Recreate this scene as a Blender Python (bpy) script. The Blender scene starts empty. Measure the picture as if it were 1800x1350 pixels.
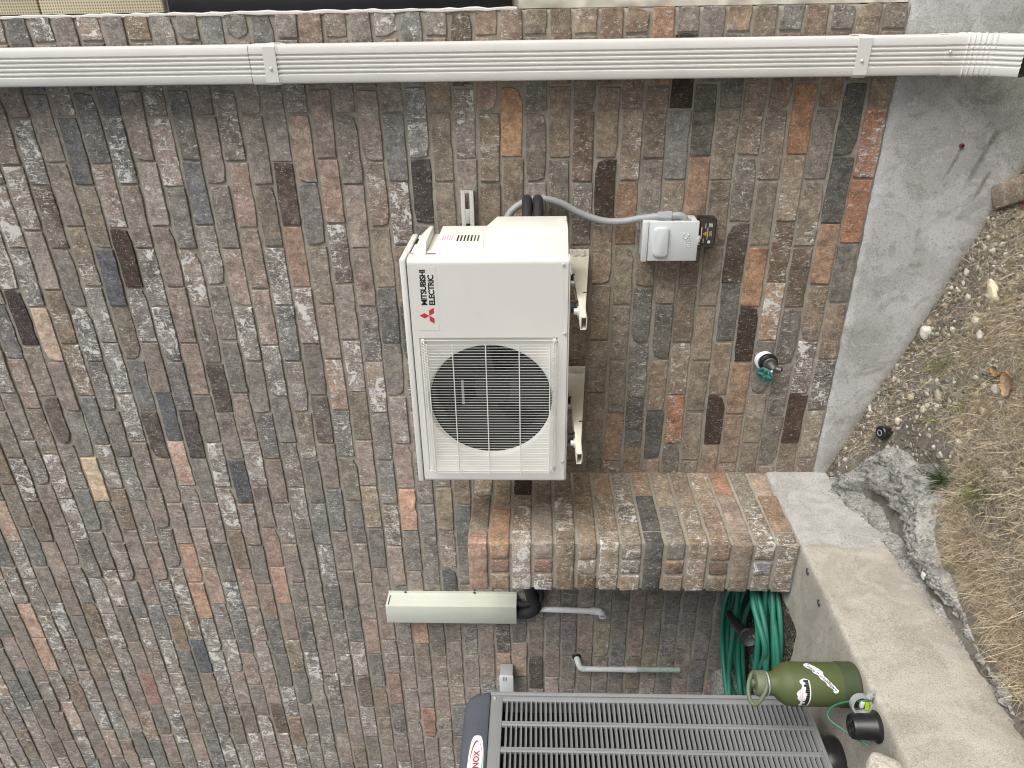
import bpy, bmesh, math, random
import numpy as np
from mathutils import Vector, Matrix, noise as mn
C = bpy.context.scene.collection
SC = bpy.context.scene
PI = math.pi
rad = math.radians

# ------------------------------------------------------------------ camera
D, EYE, FPX = 2.55, 1.60, 1288.0
YAW, PIT = rad(27.5), rad(1.9)
FWD = Vector((-math.sin(YAW) * math.cos(PIT), math.cos(YAW) * math.cos(PIT), math.sin(PIT)))
RIGHT = Vector((math.cos(YAW), math.sin(YAW), 0))
UP = RIGHT.cross(FWD)
cam = bpy.data.cameras.new('camera')
cam.sensor_width = 36
cam.lens = FPX / 1800 * 36
cam.clip_start, cam.clip_end = 0.02, 500
co = bpy.data.objects.new('camera', cam)
C.objects.link(co)
# the photograph is turned a quarter: the picture's right is the world's down
m = Matrix.Identity(4)
for i in range(3):
    m[i][0], m[i][1], m[i][2] = -UP[i], RIGHT[i], -FWD[i]
m[0][3], m[1][3], m[2][3] = 0, -D, EYE
co.matrix_world = m
SC.camera = co

# ------------------------------------------------------------------ sky, sun, exposure
SUN = Vector((1.0, -0.44, 0.50)).normalized()
W = bpy.data.worlds.new('World')
SC.world = W
W.use_nodes = True
nt = W.node_tree
nt.nodes.clear()
sky = nt.nodes.new('ShaderNodeTexSky')
sky.sky_type = 'NISHITA'
sky.sun_disc = False
sky.sun_elevation = math.asin(SUN.z)
sky.sun_rotation = math.atan2(SUN.x, SUN.y)
sky.air_density, sky.dust_density, sky.ozone_density = 1.0, 3.0, 1.0
hs = nt.nodes.new('ShaderNodeHueSaturation')
hs.inputs['Saturation'].default_value = 0.30      # a white overcast
bg = nt.nodes.new('ShaderNodeBackground')
bg.inputs['Strength'].default_value = 0.098
wo = nt.nodes.new('ShaderNodeOutputWorld')
nt.links.new(sky.outputs[0], hs.inputs['Color'])
nt.links.new(hs.outputs[0], bg.inputs['Color'])
nt.links.new(bg.outputs[0], wo.inputs['Surface'])
sl = bpy.data.lights.new('sun', 'SUN')
sl.energy, sl.angle, sl.color = 1.45, rad(46), (1.0, 0.985, 0.96)
so = bpy.data.objects.new('sun', sl)
C.objects.link(so)
so.location = (3, -4, 6)
so.rotation_euler = SUN.to_track_quat('Z', 'Y').to_euler()
SC.view_settings.view_transform = 'Standard'
SC.view_settings.look = 'None'
SC.view_settings.gamma = 1
SC.view_settings.use_curve_mapping = False
SC.view_settings.exposure = 0.60
SC.cycles.max_bounces = 8
SC.cycles.use_denoising = True
SC.cycles.filter_width = 1.1

# ------------------------------------------------------------------ helpers
def lin(r, g, b):
    f = lambda c: (c / 255 / 12.92) if c / 255 <= .04045 else ((c / 255 + .055) / 1.055) ** 2.4
    return (f(r), f(g), f(b))

def thing(name, label, cat, loc=(0, 0, 0), group=None):
    o = bpy.data.objects.new(name, None)
    o.empty_display_size = .05
    C.objects.link(o)
    o.location = loc
    o['label'], o['category'] = label, cat
    if group: o['group'] = group
    return o

def tag(o, label=None, cat=None, group=None, kind=None):
    if label: o['label'] = label
    if cat: o['category'] = cat
    if group: o['group'] = group
    if kind: o['kind'] = kind
    return o

def link(name, me, parent=None):
    o = bpy.data.objects.new(name, me)
    C.objects.link(o)
    if parent is not None:
        o.parent = parent
        if parent.type == 'EMPTY':
            o.matrix_parent_inverse = Matrix.Translation(-Vector(parent.location))
    return o

def mesh(name, V, F, mat, parent=None, smooth=False):
    me = bpy.data.meshes.new(name)
    me.from_pydata([tuple(v) for v in V], [], F)
    me.materials.append(mat)
    if smooth: me.polygons.foreach_set('use_smooth', [True] * len(me.polygons))
    me.update()
    return link(name, me, parent)

class B:
    """collects shapes (world coordinates) that become ONE mesh object"""
    def __init__(s): s.v, s.f = [], []
    def add(s, V, F):
        n = len(s.v)
        s.v += [tuple(p) for p in V]
        s.f += [tuple(i + n for i in f) for f in F]
        return s
    def box(s, x0, x1, y0, y1, z0, z1):
        V = [(x, y, z) for x in (x0, x1) for y in (y0, y1) for z in (z0, z1)]
        return s.add(V, [(0, 1, 3, 2), (4, 6, 7, 5), (0, 4, 5, 1), (2, 3, 7, 6), (0, 2, 6, 4), (1, 5, 7, 3)])
    def prism(s, poly, axis, a, b):
        """polygon in the two other axes (order xyz without axis), extruded a..b"""
        def P(p, t):
            return {'x': (t, p[0], p[1]), 'y': (p[0], t, p[1]), 'z': (p[0], p[1], t)}[axis]
        n = len(poly)
        V = [P(p, a) for p in poly] + [P(p, b) for p in poly]
        F = [tuple(range(n))[::-1], tuple(range(n, 2 * n))] + [(i, (i + 1) % n, n + (i + 1) % n, n + i) for i in range(n)]
        return s.add(V, F)
    def tube(s, pts, r, n=10, caps=True, closed=False):
        pts = [Vector(p) for p in pts]
        rs = r if isinstance(r, (list, tuple)) else [r] * len(pts)
        V, F, N = [], [], len(pts)
        up = None
        for i, p in enumerate(pts):
            a = pts[(i - 1) % N] if (closed or i > 0) else p
            b = pts[(i + 1) % N] if (closed or i < N - 1) else p
            d = (b - a)
            d = d.normalized() if d.length > 1e-9 else Vector((0, 0, 1))
            if up is None:
                up = Vector((0, 0, 1)) if abs(d.z) < .9 else Vector((1, 0, 0))
            u = (up - d * up.dot(d))
            if u.length < 1e-6: u = d.orthogonal()
            u.normalize(); up = u
            w = d.cross(u)
            for k in range(n):
                t = 2 * PI * k / n
                V.append(p + (u * math.cos(t) + w * math.sin(t)) * rs[i])
        M = N if closed else N - 1
        for i in range(M):
            j = (i + 1) % N
            for k in range(n):
                F.append((i * n + k, i * n + (k + 1) % n, j * n + (k + 1) % n, j * n + k))
        if caps and not closed:
            F.append(tuple(range(n))[::-1])
            F.append(tuple(range((N - 1) * n, N * n)))
        return s.add(V, F)
    def cyl(s, p0, p1, r, n=20): return s.tube([p0, p1], r, n)
    def lathe(s, prof, c, axis=(0, 0, 1), n=32):
        """prof: list of (radius, height) along axis from c"""
        ax = Vector(axis).normalized()
        u = ax.orthogonal().normalized(); w = ax.cross(u)
        c = Vector(c)
        V, F = [], []
        for (r, h) in prof:
            for k in range(n):
                t = 2 * PI * k / n
                V.append(c + ax * h + (u * math.cos(t) + w * math.sin(t)) * max(r, 1e-5))
        for i in range(len(prof) - 1):
            for k in range(n):
                F.append((i * n + k, i * n + (k + 1) % n, (i + 1) * n + (k + 1) % n, (i + 1) * n + k))
        return s.add(V, F)
    def build(s, name, mat, parent=None, bevel=0, seg=2, smooth=None, ang=30):
        me = bpy.data.meshes.new(name)
        me.from_pydata(s.v, [], s.f)
        bm = bmesh.new(); bm.from_mesh(me)
        bmesh.ops.recalc_face_normals(bm, faces=bm.faces)
        if bevel:
            es = [e for e in bm.edges if len(e.link_faces) == 2 and e.calc_face_angle(0) > rad(ang)]
            bmesh.ops.bevel(bm, geom=es, offset=bevel, segments=seg, affect='EDGES', profile=.5, clamp_overlap=True)
        if smooth or (smooth is None):
            for e in bm.edges:
                if len(e.link_faces) == 2 and e.calc_face_angle(0) > rad(38): e.smooth = False
            for f in bm.faces: f.smooth = True
        bm.to_mesh(me); bm.free()
        me.materials.append(mat)
        return link(name, me, parent)

def spline(pts, n=8):
    P = [Vector(p) for p in pts]
    out = []
    for i in range(len(P) - 1):
        a, b, c, d = P[max(i - 1, 0)], P[i], P[i + 1], P[min(i + 2, len(P) - 1)]
        for k in range(n):
            t = k / n
            out.append(.5 * ((2 * b) + (c - a) * t + (2 * a - 5 * b + 4 * c - d) * t * t + (3 * b - a - 3 * c + d) * t ** 3))
    out.append(P[-1])
    return out

def text_geo(body, size, bold=0.0, spacing=1.0, shear=0):
    cu = bpy.data.curves.new('t', 'FONT')
    cu.body, cu.size, cu.offset, cu.space_character, cu.shear = body, size, bold, spacing, shear
    cu.resolution_u = 4
    o = bpy.data.objects.new('t', cu)
    C.objects.link(o)
    dg = bpy.context.evaluated_depsgraph_get()
    me = bpy.data.meshes.new_from_object(o.evaluated_get(dg))
    V = [tuple(v.co) for v in me.vertices]
    F = [tuple(p.vertices) for p in me.polygons]
    bpy.data.objects.remove(o); bpy.data.meshes.remove(me); bpy.data.curves.remove(cu)
    return V, F

def fit(V, w, h):
    xs = [v[0] for v in V]; ys = [v[1] for v in V]
    x0, y0 = min(xs), min(ys)
    sx, sy = w / (max(xs) - x0), h / (max(ys) - y0)
    return [((v[0] - x0) * sx, (v[1] - y0) * sy) for v in V]

# ------------------------------------------------------------------ materials
class N:
    def __init__(s, name, rough=.6, metal=0, spec=.5):
        s.m = bpy.data.materials.new(name)
        s.m.use_nodes = True
        s.t = s.m.node_tree
        s.b = s.t.nodes['Principled BSDF']
        s.b.inputs['Roughness'].default_value = rough
        s.b.inputs['Metallic'].default_value = metal
        s.b.inputs['Specular IOR Level'].default_value = spec
        s.geo = None
    def n(s, typ, **kw):
        x = s.t.nodes.new(typ)
        for k, v in kw.items(): setattr(x, k, v)
        return x
    def put(s, sock, val):
        if hasattr(val, 'is_output'): s.t.links.new(val, sock)
        elif isinstance(val, (tuple, list)) and len(val) == 3 and sock.type == 'RGBA': sock.default_value = (*val, 1)
        else: sock.default_value = val
    def pos(s):
        if s.geo is None: s.geo = s.n('ShaderNodeNewGeometry')
        return s.geo.outputs['Position']
    def vec(s, v, scale=(1, 1, 1), add=None):
        mp = s.n('ShaderNodeMapping')
        s.put(mp.inputs['Vector'], v)
        mp.inputs['Scale'].default_value = scale
        if add is not None: s.put(mp.inputs['Location'], add)
        return mp.outputs[0]
    def noise(s, v, scale, detail=4, rough=.55, dist=0):
        x = s.n('ShaderNodeTexNoise')
        s.put(x.inputs['Vector'], v)
        x.inputs['Scale'].default_value = scale
        x.inputs['Detail'].default_value = detail
        x.inputs['Roughness'].default_value = rough
        x.inputs['Distortion'].default_value = dist
        return x.outputs['Fac']
    def voro(s, v, scale, feature='F1'):
        x = s.n('ShaderNodeTexVoronoi', feature=feature)
        s.put(x.inputs['Vector'], v)
        x.inputs['Scale'].default_value = scale
        return x.outputs['Distance']
    def math(s, op, a, b=0.0, c=0.0):
        x = s.n('ShaderNodeMath', operation=op)
        s.put(x.inputs[0], a); s.put(x.inputs[1], b); s.put(x.inputs[2], c)
        return x.outputs[0]
    def ramp(s, f, lo, hi, a=0.0, b=1.0):
        x = s.n('ShaderNodeMapRange', interpolation_type='SMOOTHSTEP')
        s.put(x.inputs['Value'], f); s.put(x.inputs['From Min'], lo); s.put(x.inputs['From Max'], hi)
        s.put(x.inputs['To Min'], a); s.put(x.inputs['To Max'], b)
        return x.outputs[0]
    def mix(s, f, a, b, mode='MIX'):
        x = s.n('ShaderNodeMix', data_type='RGBA', blend_type=mode)
        s.put(x.inputs[0], f); s.put(x.inputs[6], a); s.put(x.inputs[7], b)
        return x.outputs[2]
    def attr(s, name):
        return s.n('ShaderNodeAttribute', attribute_name=name)
    def color(s, c): s.put(s.b.inputs['Base Color'], c); return s
    def bump(s, h, strength=.3, dist=.002):
        x = s.n('ShaderNodeBump')
        s.put(x.inputs['Height'], h)
        x.inputs['Strength'].default_value = strength
        x.inputs['Distance'].default_value = dist
        s.t.links.new(x.outputs[0], s.b.inputs['Normal'])
        return s

def paint(name, c, rough=.45, var=.08, dirt=.15, metal=0, dirtcol=(.16, .14, .11), scale=9, spec=.5, bump=.0):
    k = N(name, rough, metal, spec)
    p = k.pos()
    a = k.noise(p, scale, 5, .6)
    b = k.ramp(k.noise(p, scale * 2.7, 6, .7, .6), .52, .85, 0, dirt)
    base = k.mix(k.ramp(a, .3, .7), tuple(x * (1 - var) for x in c), tuple(min(1, x * (1 + var)) for x in c))
    k.color(k.mix(b, base, dirtcol))
    k.put(k.b.inputs['Roughness'], k.ramp(a, .3, .7, max(0, rough - .07), min(1, rough + .07)))
    if bump: k.bump(k.noise(p, 420, 3), bump, .001)
    return k.m

def brick_material():
    k = N('tumbled_brick', .86, 0, .25)
    par = k.attr('bpar'); col = k.attr('bcol').outputs['Color']
    sx = k.n('ShaderNodeSeparateXYZ'); k.put(sx.inputs[0], par.outputs['Vector'])
    char, lime, seed = sx.outputs
    cmb = k.n('ShaderNodeCombineXYZ')
    for i, f in enumerate((37., 91., 53.)): k.put(cmb.inputs[i], k.math('MULTIPLY', seed, f))
    ad = k.n('ShaderNodeVectorMath', operation='ADD')
    k.put(ad.inputs[0], k.pos()); k.put(ad.inputs[1], cmb.outputs[0])
    v = ad.outputs[0]
    tone = k.noise(v, 16, 7, .74, .6)
    mid = k.noise(v, 52, 6, .75, .4)
    fine = k.noise(v, 150, 4, .75)
    c = k.mix(k.ramp(tone, .30, .70), k.mix(1.0, col, (.66, .65, .65), 'MULTIPLY'), k.mix(1.0, col, (1.30, 1.28, 1.26), 'MULTIPLY'))
    c = k.mix(k.ramp(mid, .38, .62), k.mix(1.0, c, (.78, .78, .79), 'MULTIPLY'), k.mix(1.0, c, (1.18, 1.17, 1.15), 'MULTIPLY'))
    zone = k.noise(k.vec(v, (17, 17, 8), (5.2, 1.9, 8.8)), 1, 5, .6, .6)
    c = k.mix(k.ramp(zone, .52, .60, 0, .75), c, k.mix(1.0, c, (1.06, 1.0, .94), 'MULTIPLY'))
    c = k.mix(k.ramp(zone, .46, .40, 0, .8), c, k.mix(1.0, c, (.80, .79, .80), 'MULTIPLY'))
    grain = k.noise(k.vec(v, (60, 60, 9)), 1, 5, .72, .5)
    c = k.mix(k.ramp(grain, .38, .64), k.mix(1.0, c, (.91, .91, .91), 'MULTIPLY'), k.mix(1.0, c, (1.08, 1.07, 1.06), 'MULTIPLY'))
    cool = k.ramp(k.noise(k.vec(v, (1, 1, 1), (3.1, 7.7, 1.3)), 13, 5, .66, .8), .55, .72, 0, .5)
    c = k.mix(cool, c, k.mix(1.0, c, (.87, .88, .90), 'MULTIPLY'))
    c = k.mix(k.ramp(fine, .50, .66, 0, .45), c, k.mix(1.0, c, (1.5, 1.48, 1.45), 'MULTIPLY'))
    c = k.mix(k.ramp(fine, .50, .36, 0, .40), c, k.mix(1.0, c, (.6, .6, .6), 'MULTIPLY'))
    hv = k.n('ShaderNodeHueSaturation'); hv.inputs['Saturation'].default_value = .86; k.put(hv.inputs['Color'], c)
    c = hv.outputs[0]
    # kiln char: blotches and cross-wise ticks
    sv = k.vec(v, (34, 34, 110))
    sh = k.vec(v, (120, 120, 30))
    chn = k.noise(v, 14, 7, .72, 1.4)
    th = k.math('SUBTRACT', .92, k.math('MULTIPLY', char, .55))
    cm = k.ramp(chn, k.math('SUBTRACT', th, .08), k.math('ADD', th, .06), 0, .62)
    tick = k.ramp(k.noise(sh, 1, 4, .6), .50, .66)
    cm = k.math('MULTIPLY', cm, k.math('MULTIPLY_ADD', tick, .35, .65))
    c = k.mix(cm, c, (.046, .036, .030))
    # lime: chalky scratches, crumbs and smears
    patch = k.noise(k.vec(v, (1, 1, 1), (9.1, 2.3, 5.5)), 19, 4, .62, .9)
    lt = k.math('SUBTRACT', .74, k.math('MULTIPLY', lime, .38))
    pm = k.ramp(patch, lt, k.math('ADD', lt, .10))
    s1 = k.noise(k.vec(v, (150, 150, 26)), 1, 5, .72, .7)
    s2 = k.noise(k.vec(v, (60, 60, 75)), 1.2, 6, .75, 1.0)
    lines = k.math('MAXIMUM', k.ramp(s1, .56, .59), k.ramp(s2, .585, .61))
    crumbs = k.ramp(k.noise(v, 130, 4, .75), .56, .64)
    solid = k.ramp(k.math('MULTIPLY_ADD', k.math('SUBTRACT', mid, .5), .5, patch), k.math('ADD', lt, .17), k.math('ADD', lt, .22))
    lm = k.math('MULTIPLY', pm, k.math('MAXIMUM', k.math('MAXIMUM', lines, crumbs), solid))
    dust = k.math('MULTIPLY', k.ramp(k.noise(v, 8, 5, .7), .45, .75), k.math('MULTIPLY', lime, .22))
    fl = k.ramp(k.noise(k.vec(v, (130, 130, 55), (4.4, 3.3, 2.2)), 1, 4, .75, .4), .585, .625)
    fl = k.math('MULTIPLY', fl, k.math('MULTIPLY_ADD', lime, 1.0, .15))
    spk = k.math('MAXIMUM', fl, k.ramp(k.noise(v, 200, 2, .6), .66, .71, 0, .8))
    lm = k.math('MAXIMUM', k.math('MAXIMUM', lm, dust), spk)
    c = k.mix(k.math('MULTIPLY', lm, .88), c, (.78, .765, .735))
    # pits and hairline folds
    pit = k.ramp(k.voro(v, 85), .10, .04, 0, .75)
    fold = k.ramp(k.math('ABSOLUTE', k.math('SUBTRACT', k.noise(k.vec(v, (26, 26, 44)), 1, 4, .6, 2.5), .5)), .010, .002)
    fold = k.math('MULTIPLY', fold, k.ramp(tone, .42, .60))
    c = k.mix(k.math('MULTIPLY', k.math('MAXIMUM', k.math('MULTIPLY', pit, k.ramp(fine, .5, .62)), fold), .7), c, (.05, .043, .037))
    k.color(c)
    h = k.math('ADD', k.math('MULTIPLY', tone, .45), k.math('ADD', k.math('MULTIPLY', fine, .22), k.math('MULTIPLY', mid, .5)))
    h = k.math('ADD', h, k.math('ADD', k.math('MULTIPLY', lm, .3), k.math('MULTIPLY', grain, .15)))
    h = k.math('SUBTRACT', h, k.math('MULTIPLY', k.math('MAXIMUM', fold, pit), .5))
    k.bump(h, .75, .0050)
    return k.m

def mortar_material():
    k = N('mortar', .95, 0, .15)
    p = k.pos()
    a = k.noise(p, 5, 4, .6); b = k.noise(p, 60, 5, .7); g = k.noise(p, 480, 3, .7)
    c = k.mix(k.ramp(a, .3, .7), (.335, .306, .258), (.43, .398, .345))
    c = k.mix(k.ramp(b, .35, .75, 0, .55), c, (.215, .188, .150))
    c = k.mix(k.ramp(k.noise(p, 26, 6, .7, .8), .60, .74, 0, .5), c, (.33, .31, .28))
    c = k.mix(k.ramp(g, .58, .70, 0, .5), c, (.42, .40, .36))
    k.color(c)
    k.bump(k.math('ADD', k.math('MULTIPLY', b, .8), k.math('MULTIPLY', g, .4)), .7, .004)
    return k.m

def foundation_material():
    k = N('foundation_concrete', .9, 0, .2)
    p = k.pos()
    a = k.noise(p, 2.6, 5, .62, .5); b = k.noise(p, 22, 6, .7, .4); g = k.noise(p, 330, 3, .7)
    c = k.mix(k.ramp(a, .35, .68), (.380, .376, .366), (.525, .530, .534))
    c = k.mix(k.ramp(b, .5, .72, 0, .35), c, (.25, .228, .195))
    c = k.mix(k.ramp(k.noise(k.vec(p, (1, 1, 2.6)), 9, 5, .7, 1.0), .62, .74, 0, .4), c, (.20, .185, .16))
    tr = k.noise(k.vec(p, (1, 1, 1), (3., 1., 7.)), 5.5, 9, .68, 1.2)
    c = k.mix(k.ramp(tr, .50, .54, 0, .55), c, (.60, .605, .61))
    c = k.mix(k.ramp(k.noise(p, 120, 4, .7), .54, .64, 0, .5), c, (.24, .23, .21))
    c = k.mix(k.ramp(k.noise(p, 13, 8, .72, .6), .55, .62, 0, .45), c, (.235, .222, .195))
    # mould towards the outlet of the downspout, a patch with its own outline
    sx = k.n('ShaderNodeSeparateXYZ'); k.put(sx.inputs[0], p)
    d = k.math('ADD', k.math('ABSOLUTE', k.math('ADD', sx.outputs[0], .30)), k.math('MULTIPLY', k.math('ABSOLUTE', k.math('ADD', sx.outputs[2], -.02)), 1.2))
    ml = k.ramp(k.math('ADD', d, k.math('MULTIPLY', k.noise(p, 17, 5, .7), .34)), .46, .22, 0, .6)
    c = k.mix(ml, c, (.115, .118, .078))
    # rain runs under the red plastic stub and a second one beside it, slanting with the old flow
    for (xx, zz, ln, w_) in ((-.447, .199, .115, .010), (-.392, .098, .215, .017), (-.52, .085, .12, .012)):
        t = k.math('SUBTRACT', xx, sx.outputs[0])
        off = k.math('SUBTRACT', k.math('SUBTRACT', sx.outputs[2], zz), k.math('MULTIPLY', t, .30))
        off = k.math('ADD', off, k.math('MULTIPLY', k.math('SUBTRACT', k.noise(p, 30, 4), .5), .016))
        ru = k.math('MULTIPLY', k.ramp(k.math('ABSOLUTE', off), w_, .001), k.math('MULTIPLY', k.ramp(t, -.004, .012), k.ramp(t, ln, ln * .55)))
        c = k.mix(k.math('MULTIPLY', ru, k.ramp(k.noise(p, 70, 4, .7), .3, .55, .25, .68)), c, (.105, .092, .074))
    scr = k.ramp(k.math('ABSOLUTE', k.math('SUBTRACT', k.noise(k.vec(p, (9, 9, 60)), 1, 3, .5, 1.), .5)), .004, .001)
    c = k.mix(k.math('MULTIPLY', scr, k.ramp(k.noise(p, 5, 2), .56, .66, 0, .5)), c, (.62, .61, .59))
    c = k.mix(k.ramp(g, .52, .62, 0, .50), c, (.20, .19, .175))
    c = k.mix(k.ramp(g, .46, .36, 0, .45), c, (.60, .60, .59))
    c = k.mix(k.ramp(k.noise(p, 300, 2), .64, .72, 0, .5), c, (.62, .61, .59))
    # earth splashed on its foot follows the sloping ground
    gl = k.math('SUBTRACT', sx.outputs[2], k.math('MULTIPLY_ADD', sx.outputs[0], -.345, -.20))
    c = k.mix(k.ramp(k.math('ADD', gl, k.math('MULTIPLY', b, .06)), .085, .02, 0, .6), c, (.20, .165, .12))
    k.color(c)
    k.bump(k.math('ADD', k.math('MULTIPLY', b, .8), k.math('MULTIPLY', g, .45)), .55, .004)
    return k.m

def slab_material():
    k = N('slab_concrete', .9, 0, .2)
    p = k.pos()
    sx = k.n('ShaderNodeSeparateXYZ'); k.put(sx.inputs[0], p)
    a = k.noise(k.vec(p, (1, 1.6, 1)), 3.2, 5, .65, .6); b = k.noise(p, 26, 6, .7, .4); g = k.noise(p, 300, 3, .75)
    c = k.mix(k.ramp(a, .33, .68), (.330, .308, .265), (.485, .460, .405))
    # a newer grey skim coat near the house
    sk = k.ramp(k.math('ADD', sx.outputs[1], k.math('MULTIPLY', k.noise(p, 12, 4, .7), .10)), -.425, -.405)
    c = k.mix(k.math('MULTIPLY', sk, .9), c, k.mix(k.ramp(k.noise(p, 11, 5, .7, .6), .35, .7), (.36, .364, .364), (.52, .526, .53)))
    c = k.mix(k.ramp(b, .52, .76, 0, .42), c, (.215, .188, .150))
    blot = k.ramp(k.noise(k.vec(p, (1, 1, 1), (2.2, .4, 6.)), 7, 5, .72, .7), .60, .76, 0, .40)
    c = k.mix(blot, c, (.185, .165, .140))
    c = k.mix(k.ramp(k.noise(p, 110, 4, .7), .54, .64, 0, .5), c, (.225, .20, .16))
    c = k.mix(k.ramp(k.noise(p, 9, 8, .72, .8), .54, .60, 0, .35), c, (.52, .50, .455))
    ck = k.ramp(k.math('ABSOLUTE', k.math('SUBTRACT', k.noise(k.vec(p, (7, 9, 16)), 1, 5, .6, 1.8), .5)), .0045, .001)
    c = k.mix(k.math('MULTIPLY', ck, k.ramp(k.noise(p, 4, 2), .55, .64, 0, .8)), c, (.10, .085, .07))
    c = k.mix(k.ramp(g, .52, .62, 0, .50), c, (.19, .168, .135))
    c = k.mix(k.ramp(g, .46, .36, 0, .45), c, (.62, .59, .52))
    c = k.mix(k.ramp(k.noise(p, 270, 2), .62, .72, 0, .55), c, (.62, .60, .55))
    k.color(c)
    k.bump(k.math('ADD', k.math('MULTIPLY', b, .6), k.math('MULTIPLY', g, .5)), .5, .003)
    return k.m

def rubble_material(name, c0, c1, dark):
    k = N(name, .95, 0, .15)
    p = k.pos()
    a = k.noise(p, 14, 6, .7, .6); g = k.noise(p, 150, 4, .75)
    c = k.mix(k.ramp(a, .3, .7), c0, c1)
    c = k.mix(k.ramp(k.noise(p, 45, 6, .78, .8), .50, .62, 0, .8), c, dark)
    c = k.mix(k.ramp(k.noise(p, 95, 5, .78), .52, .62, 0, .7), c, dark)
    c = k.mix(k.ramp(g, .54, .64, 0, .6), c, (.60, .58, .54))
    k.color(c)
    k.bump(k.math('ADD', a, k.math('MULTIPLY', g, .6)), .8, .006)
    return k.m

def dirt_material():
    k = N('dirt', .97, 0, .1)
    p = k.pos()
    a = k.noise(p, 4, 6, .7, .5); b = k.noise(p, 38, 7, .75, .3); g = k.noise(p, 210, 4, .75)
    c = k.mix(k.ramp(a, .35, .68), (.135, .122, .104), (.255, .238, .210))
    c = k.mix(k.ramp(b, .40, .72, 0, .7), c, (.068, .054, .040))
    c = k.mix(k.ramp(g, .55, .70, 0, .75), c, (.37, .345, .30))
    c = k.mix(k.ramp(k.voro(p, 130), .30, .12, 0, .45), c, (.30, .27, .22))
    k.color(c)
    k.bump(k.math('ADD', b, k.math('MULTIPLY', g, .5)), .9, .008)
    return k.m

def attr_material(name, rough, jitter=.25, spec=.2, translucent=False):
    k = N(name, rough, 0, spec)
    c = k.attr('bcol').outputs['Color']
    n_ = k.noise(k.pos(), 90, 4, .7)
    k.color(k.mix(k.ramp(n_, .3, .7), k.mix(1., c, (1 - jitter,) * 3, 'MULTIPLY'), k.mix(1., c, (1 + jitter,) * 3, 'MULTIPLY')))
    k.bump(n_, .4, .002)
    return k.m

M_BRICK = brick_material()
M_MORTAR = mortar_material()
M_FOUND = foundation_material()
M_SLAB = slab_material()
M_SPILL = rubble_material('spilled_concrete', (.20, .195, .18), (.40, .395, .38), (.085, .078, .068))
M_ROCK = rubble_material('limestone', (.50, .47, .40), (.72, .69, .62), (.30, .26, .20))
M_DIRT = dirt_material()
M_SOIL = rubble_material('dark_soil', (.030, .024, .019), (.075, .060, .045), (.016, .013, .010))
M_GRASS = attr_material('grass_blade', .8)
M_PEBBLE = attr_material('pebble', .9)
M_UNIT = paint('ivory_paint', (.745, .732, .700), .38, .02, .10, scale=3)
M_UNITP = paint('ivory_plastic', (.750, .728, .672), .42, .02, .03, scale=3)
M_WIRE = paint('wire_coating', (.80, .785, .74), .4, .02, .0)
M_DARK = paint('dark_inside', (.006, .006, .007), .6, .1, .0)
M_FAN = paint('fan_plastic', (.020, .020, .024), .4, .1, .0)
M_SPOUT = paint('white_aluminium', (.72, .705, .675), .42, .03, .10, dirtcol=(.40, .37, .33), scale=6)
M_GAP = paint('dark_seam', (.10, .095, .088), .8, .1, 0)
M_STEEL = paint('zinc_steel', (.72, .73, .74), .32, .05, .05, metal=.55)
M_CREAMM = paint('cream_metal', (.70, .665, .555), .45, .03, .05)
M_GALV = paint('rail_coating', (.60, .615, .585), .38, .04, .05)
M_BOX = paint('pale_grey_enamel', (.64, .675, .685), .42, .02, .06, dirtcol=(.33, .33, .31))
M_CONDUIT = paint('grey_pvc', (.335, .345, .36), .45, .04, .05)
M_BLACK = paint('black_plastic', (.014, .014, .016), .33, .1, .02)
M_LABEL = paint('label_face', (.048, .041, .032), .5, .1, .02)
M_FOAM = paint('black_foam', (.018, .018, .022), .75, .15, .05, bump=.3)
M_WHITEP = paint('white_pvc', (.84, .85, .87), .35, .02, .04)
M_LSET = paint('line_cover_paint', (.575, .60, .525), .45, .03, .08, dirtcol=(.36, .36, .30))
M_LENGREY = paint('condenser_grey', (.235, .244, .248), .48, .04, .06, dirtcol=(.28, .27, .25))
M_LENCAP = paint('condenser_cap', (.078, .086, .108), .6, .06, .15, dirtcol=(.22, .22, .22), bump=.3)
M_HOSE = paint('green_hose', (.016, .155, .106), .5, .12, .22, dirtcol=(.06, .16, .11))
M_BOTTLE = paint('olive_powder_coat', (.076, .100, .032), .6, .03, .0, bump=.15)
M_BOOT = paint('olive_silicone', (.052, .068, .034), .65, .04, .0)
M_LID = paint('sage_plastic', (.125, .150, .090), .5, .03, .0)
M_STICK = paint('sticker_white', (.80, .80, .80), .35, .01, 0)
M_INK = paint('black_ink', (.012, .012, .014), .4, .05, 0)
M_RED = paint('red_ink', (.62, .035, .035), .4, .02, 0)
M_LRED = paint('crimson_ink', (.42, .020, .050), .4, .02, 0)
M_TEAL = paint('teal_ink', (.10, .52, .45), .4, .02, 0)
M_PINK = paint('pink_ink', (.62, .40, .60), .4, .02, 0)
M_BLUE = paint('blue_ink', (.35, .52, .78), .3, .1, 0)
M_YEL = paint('yellow_ink', (.80, .46, .03), .4, .02, 0)
M_GRNW = paint('green_wire', (.015, .16, .075), .4, .05, 0)
M_VIAL = paint('lime_vial', (.34, .50, .02), .2, .05, 0)
M_GREYP = paint('grey_plastic', (.36, .385, .40), .4, .03, .03)
M_HANDLE = paint('teal_enamel', (.030, .185, .150), .35, .1, .2, dirtcol=(.10, .22, .2))
M_BRASS = paint('weathered_brass', (.135, .135, .130), .5, .15, .3, metal=.6, dirtcol=(.3, .3, .3))
M_COPPER = paint('painted_copper', (.58, .62, .61), .5, .06, .6, dirtcol=(.12, .20, .18), scale=34)
M_VERDI = paint('verdigris', (.33, .42, .37), .6, .12, .8, dirtcol=(.09, .20, .15), scale=30)
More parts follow.
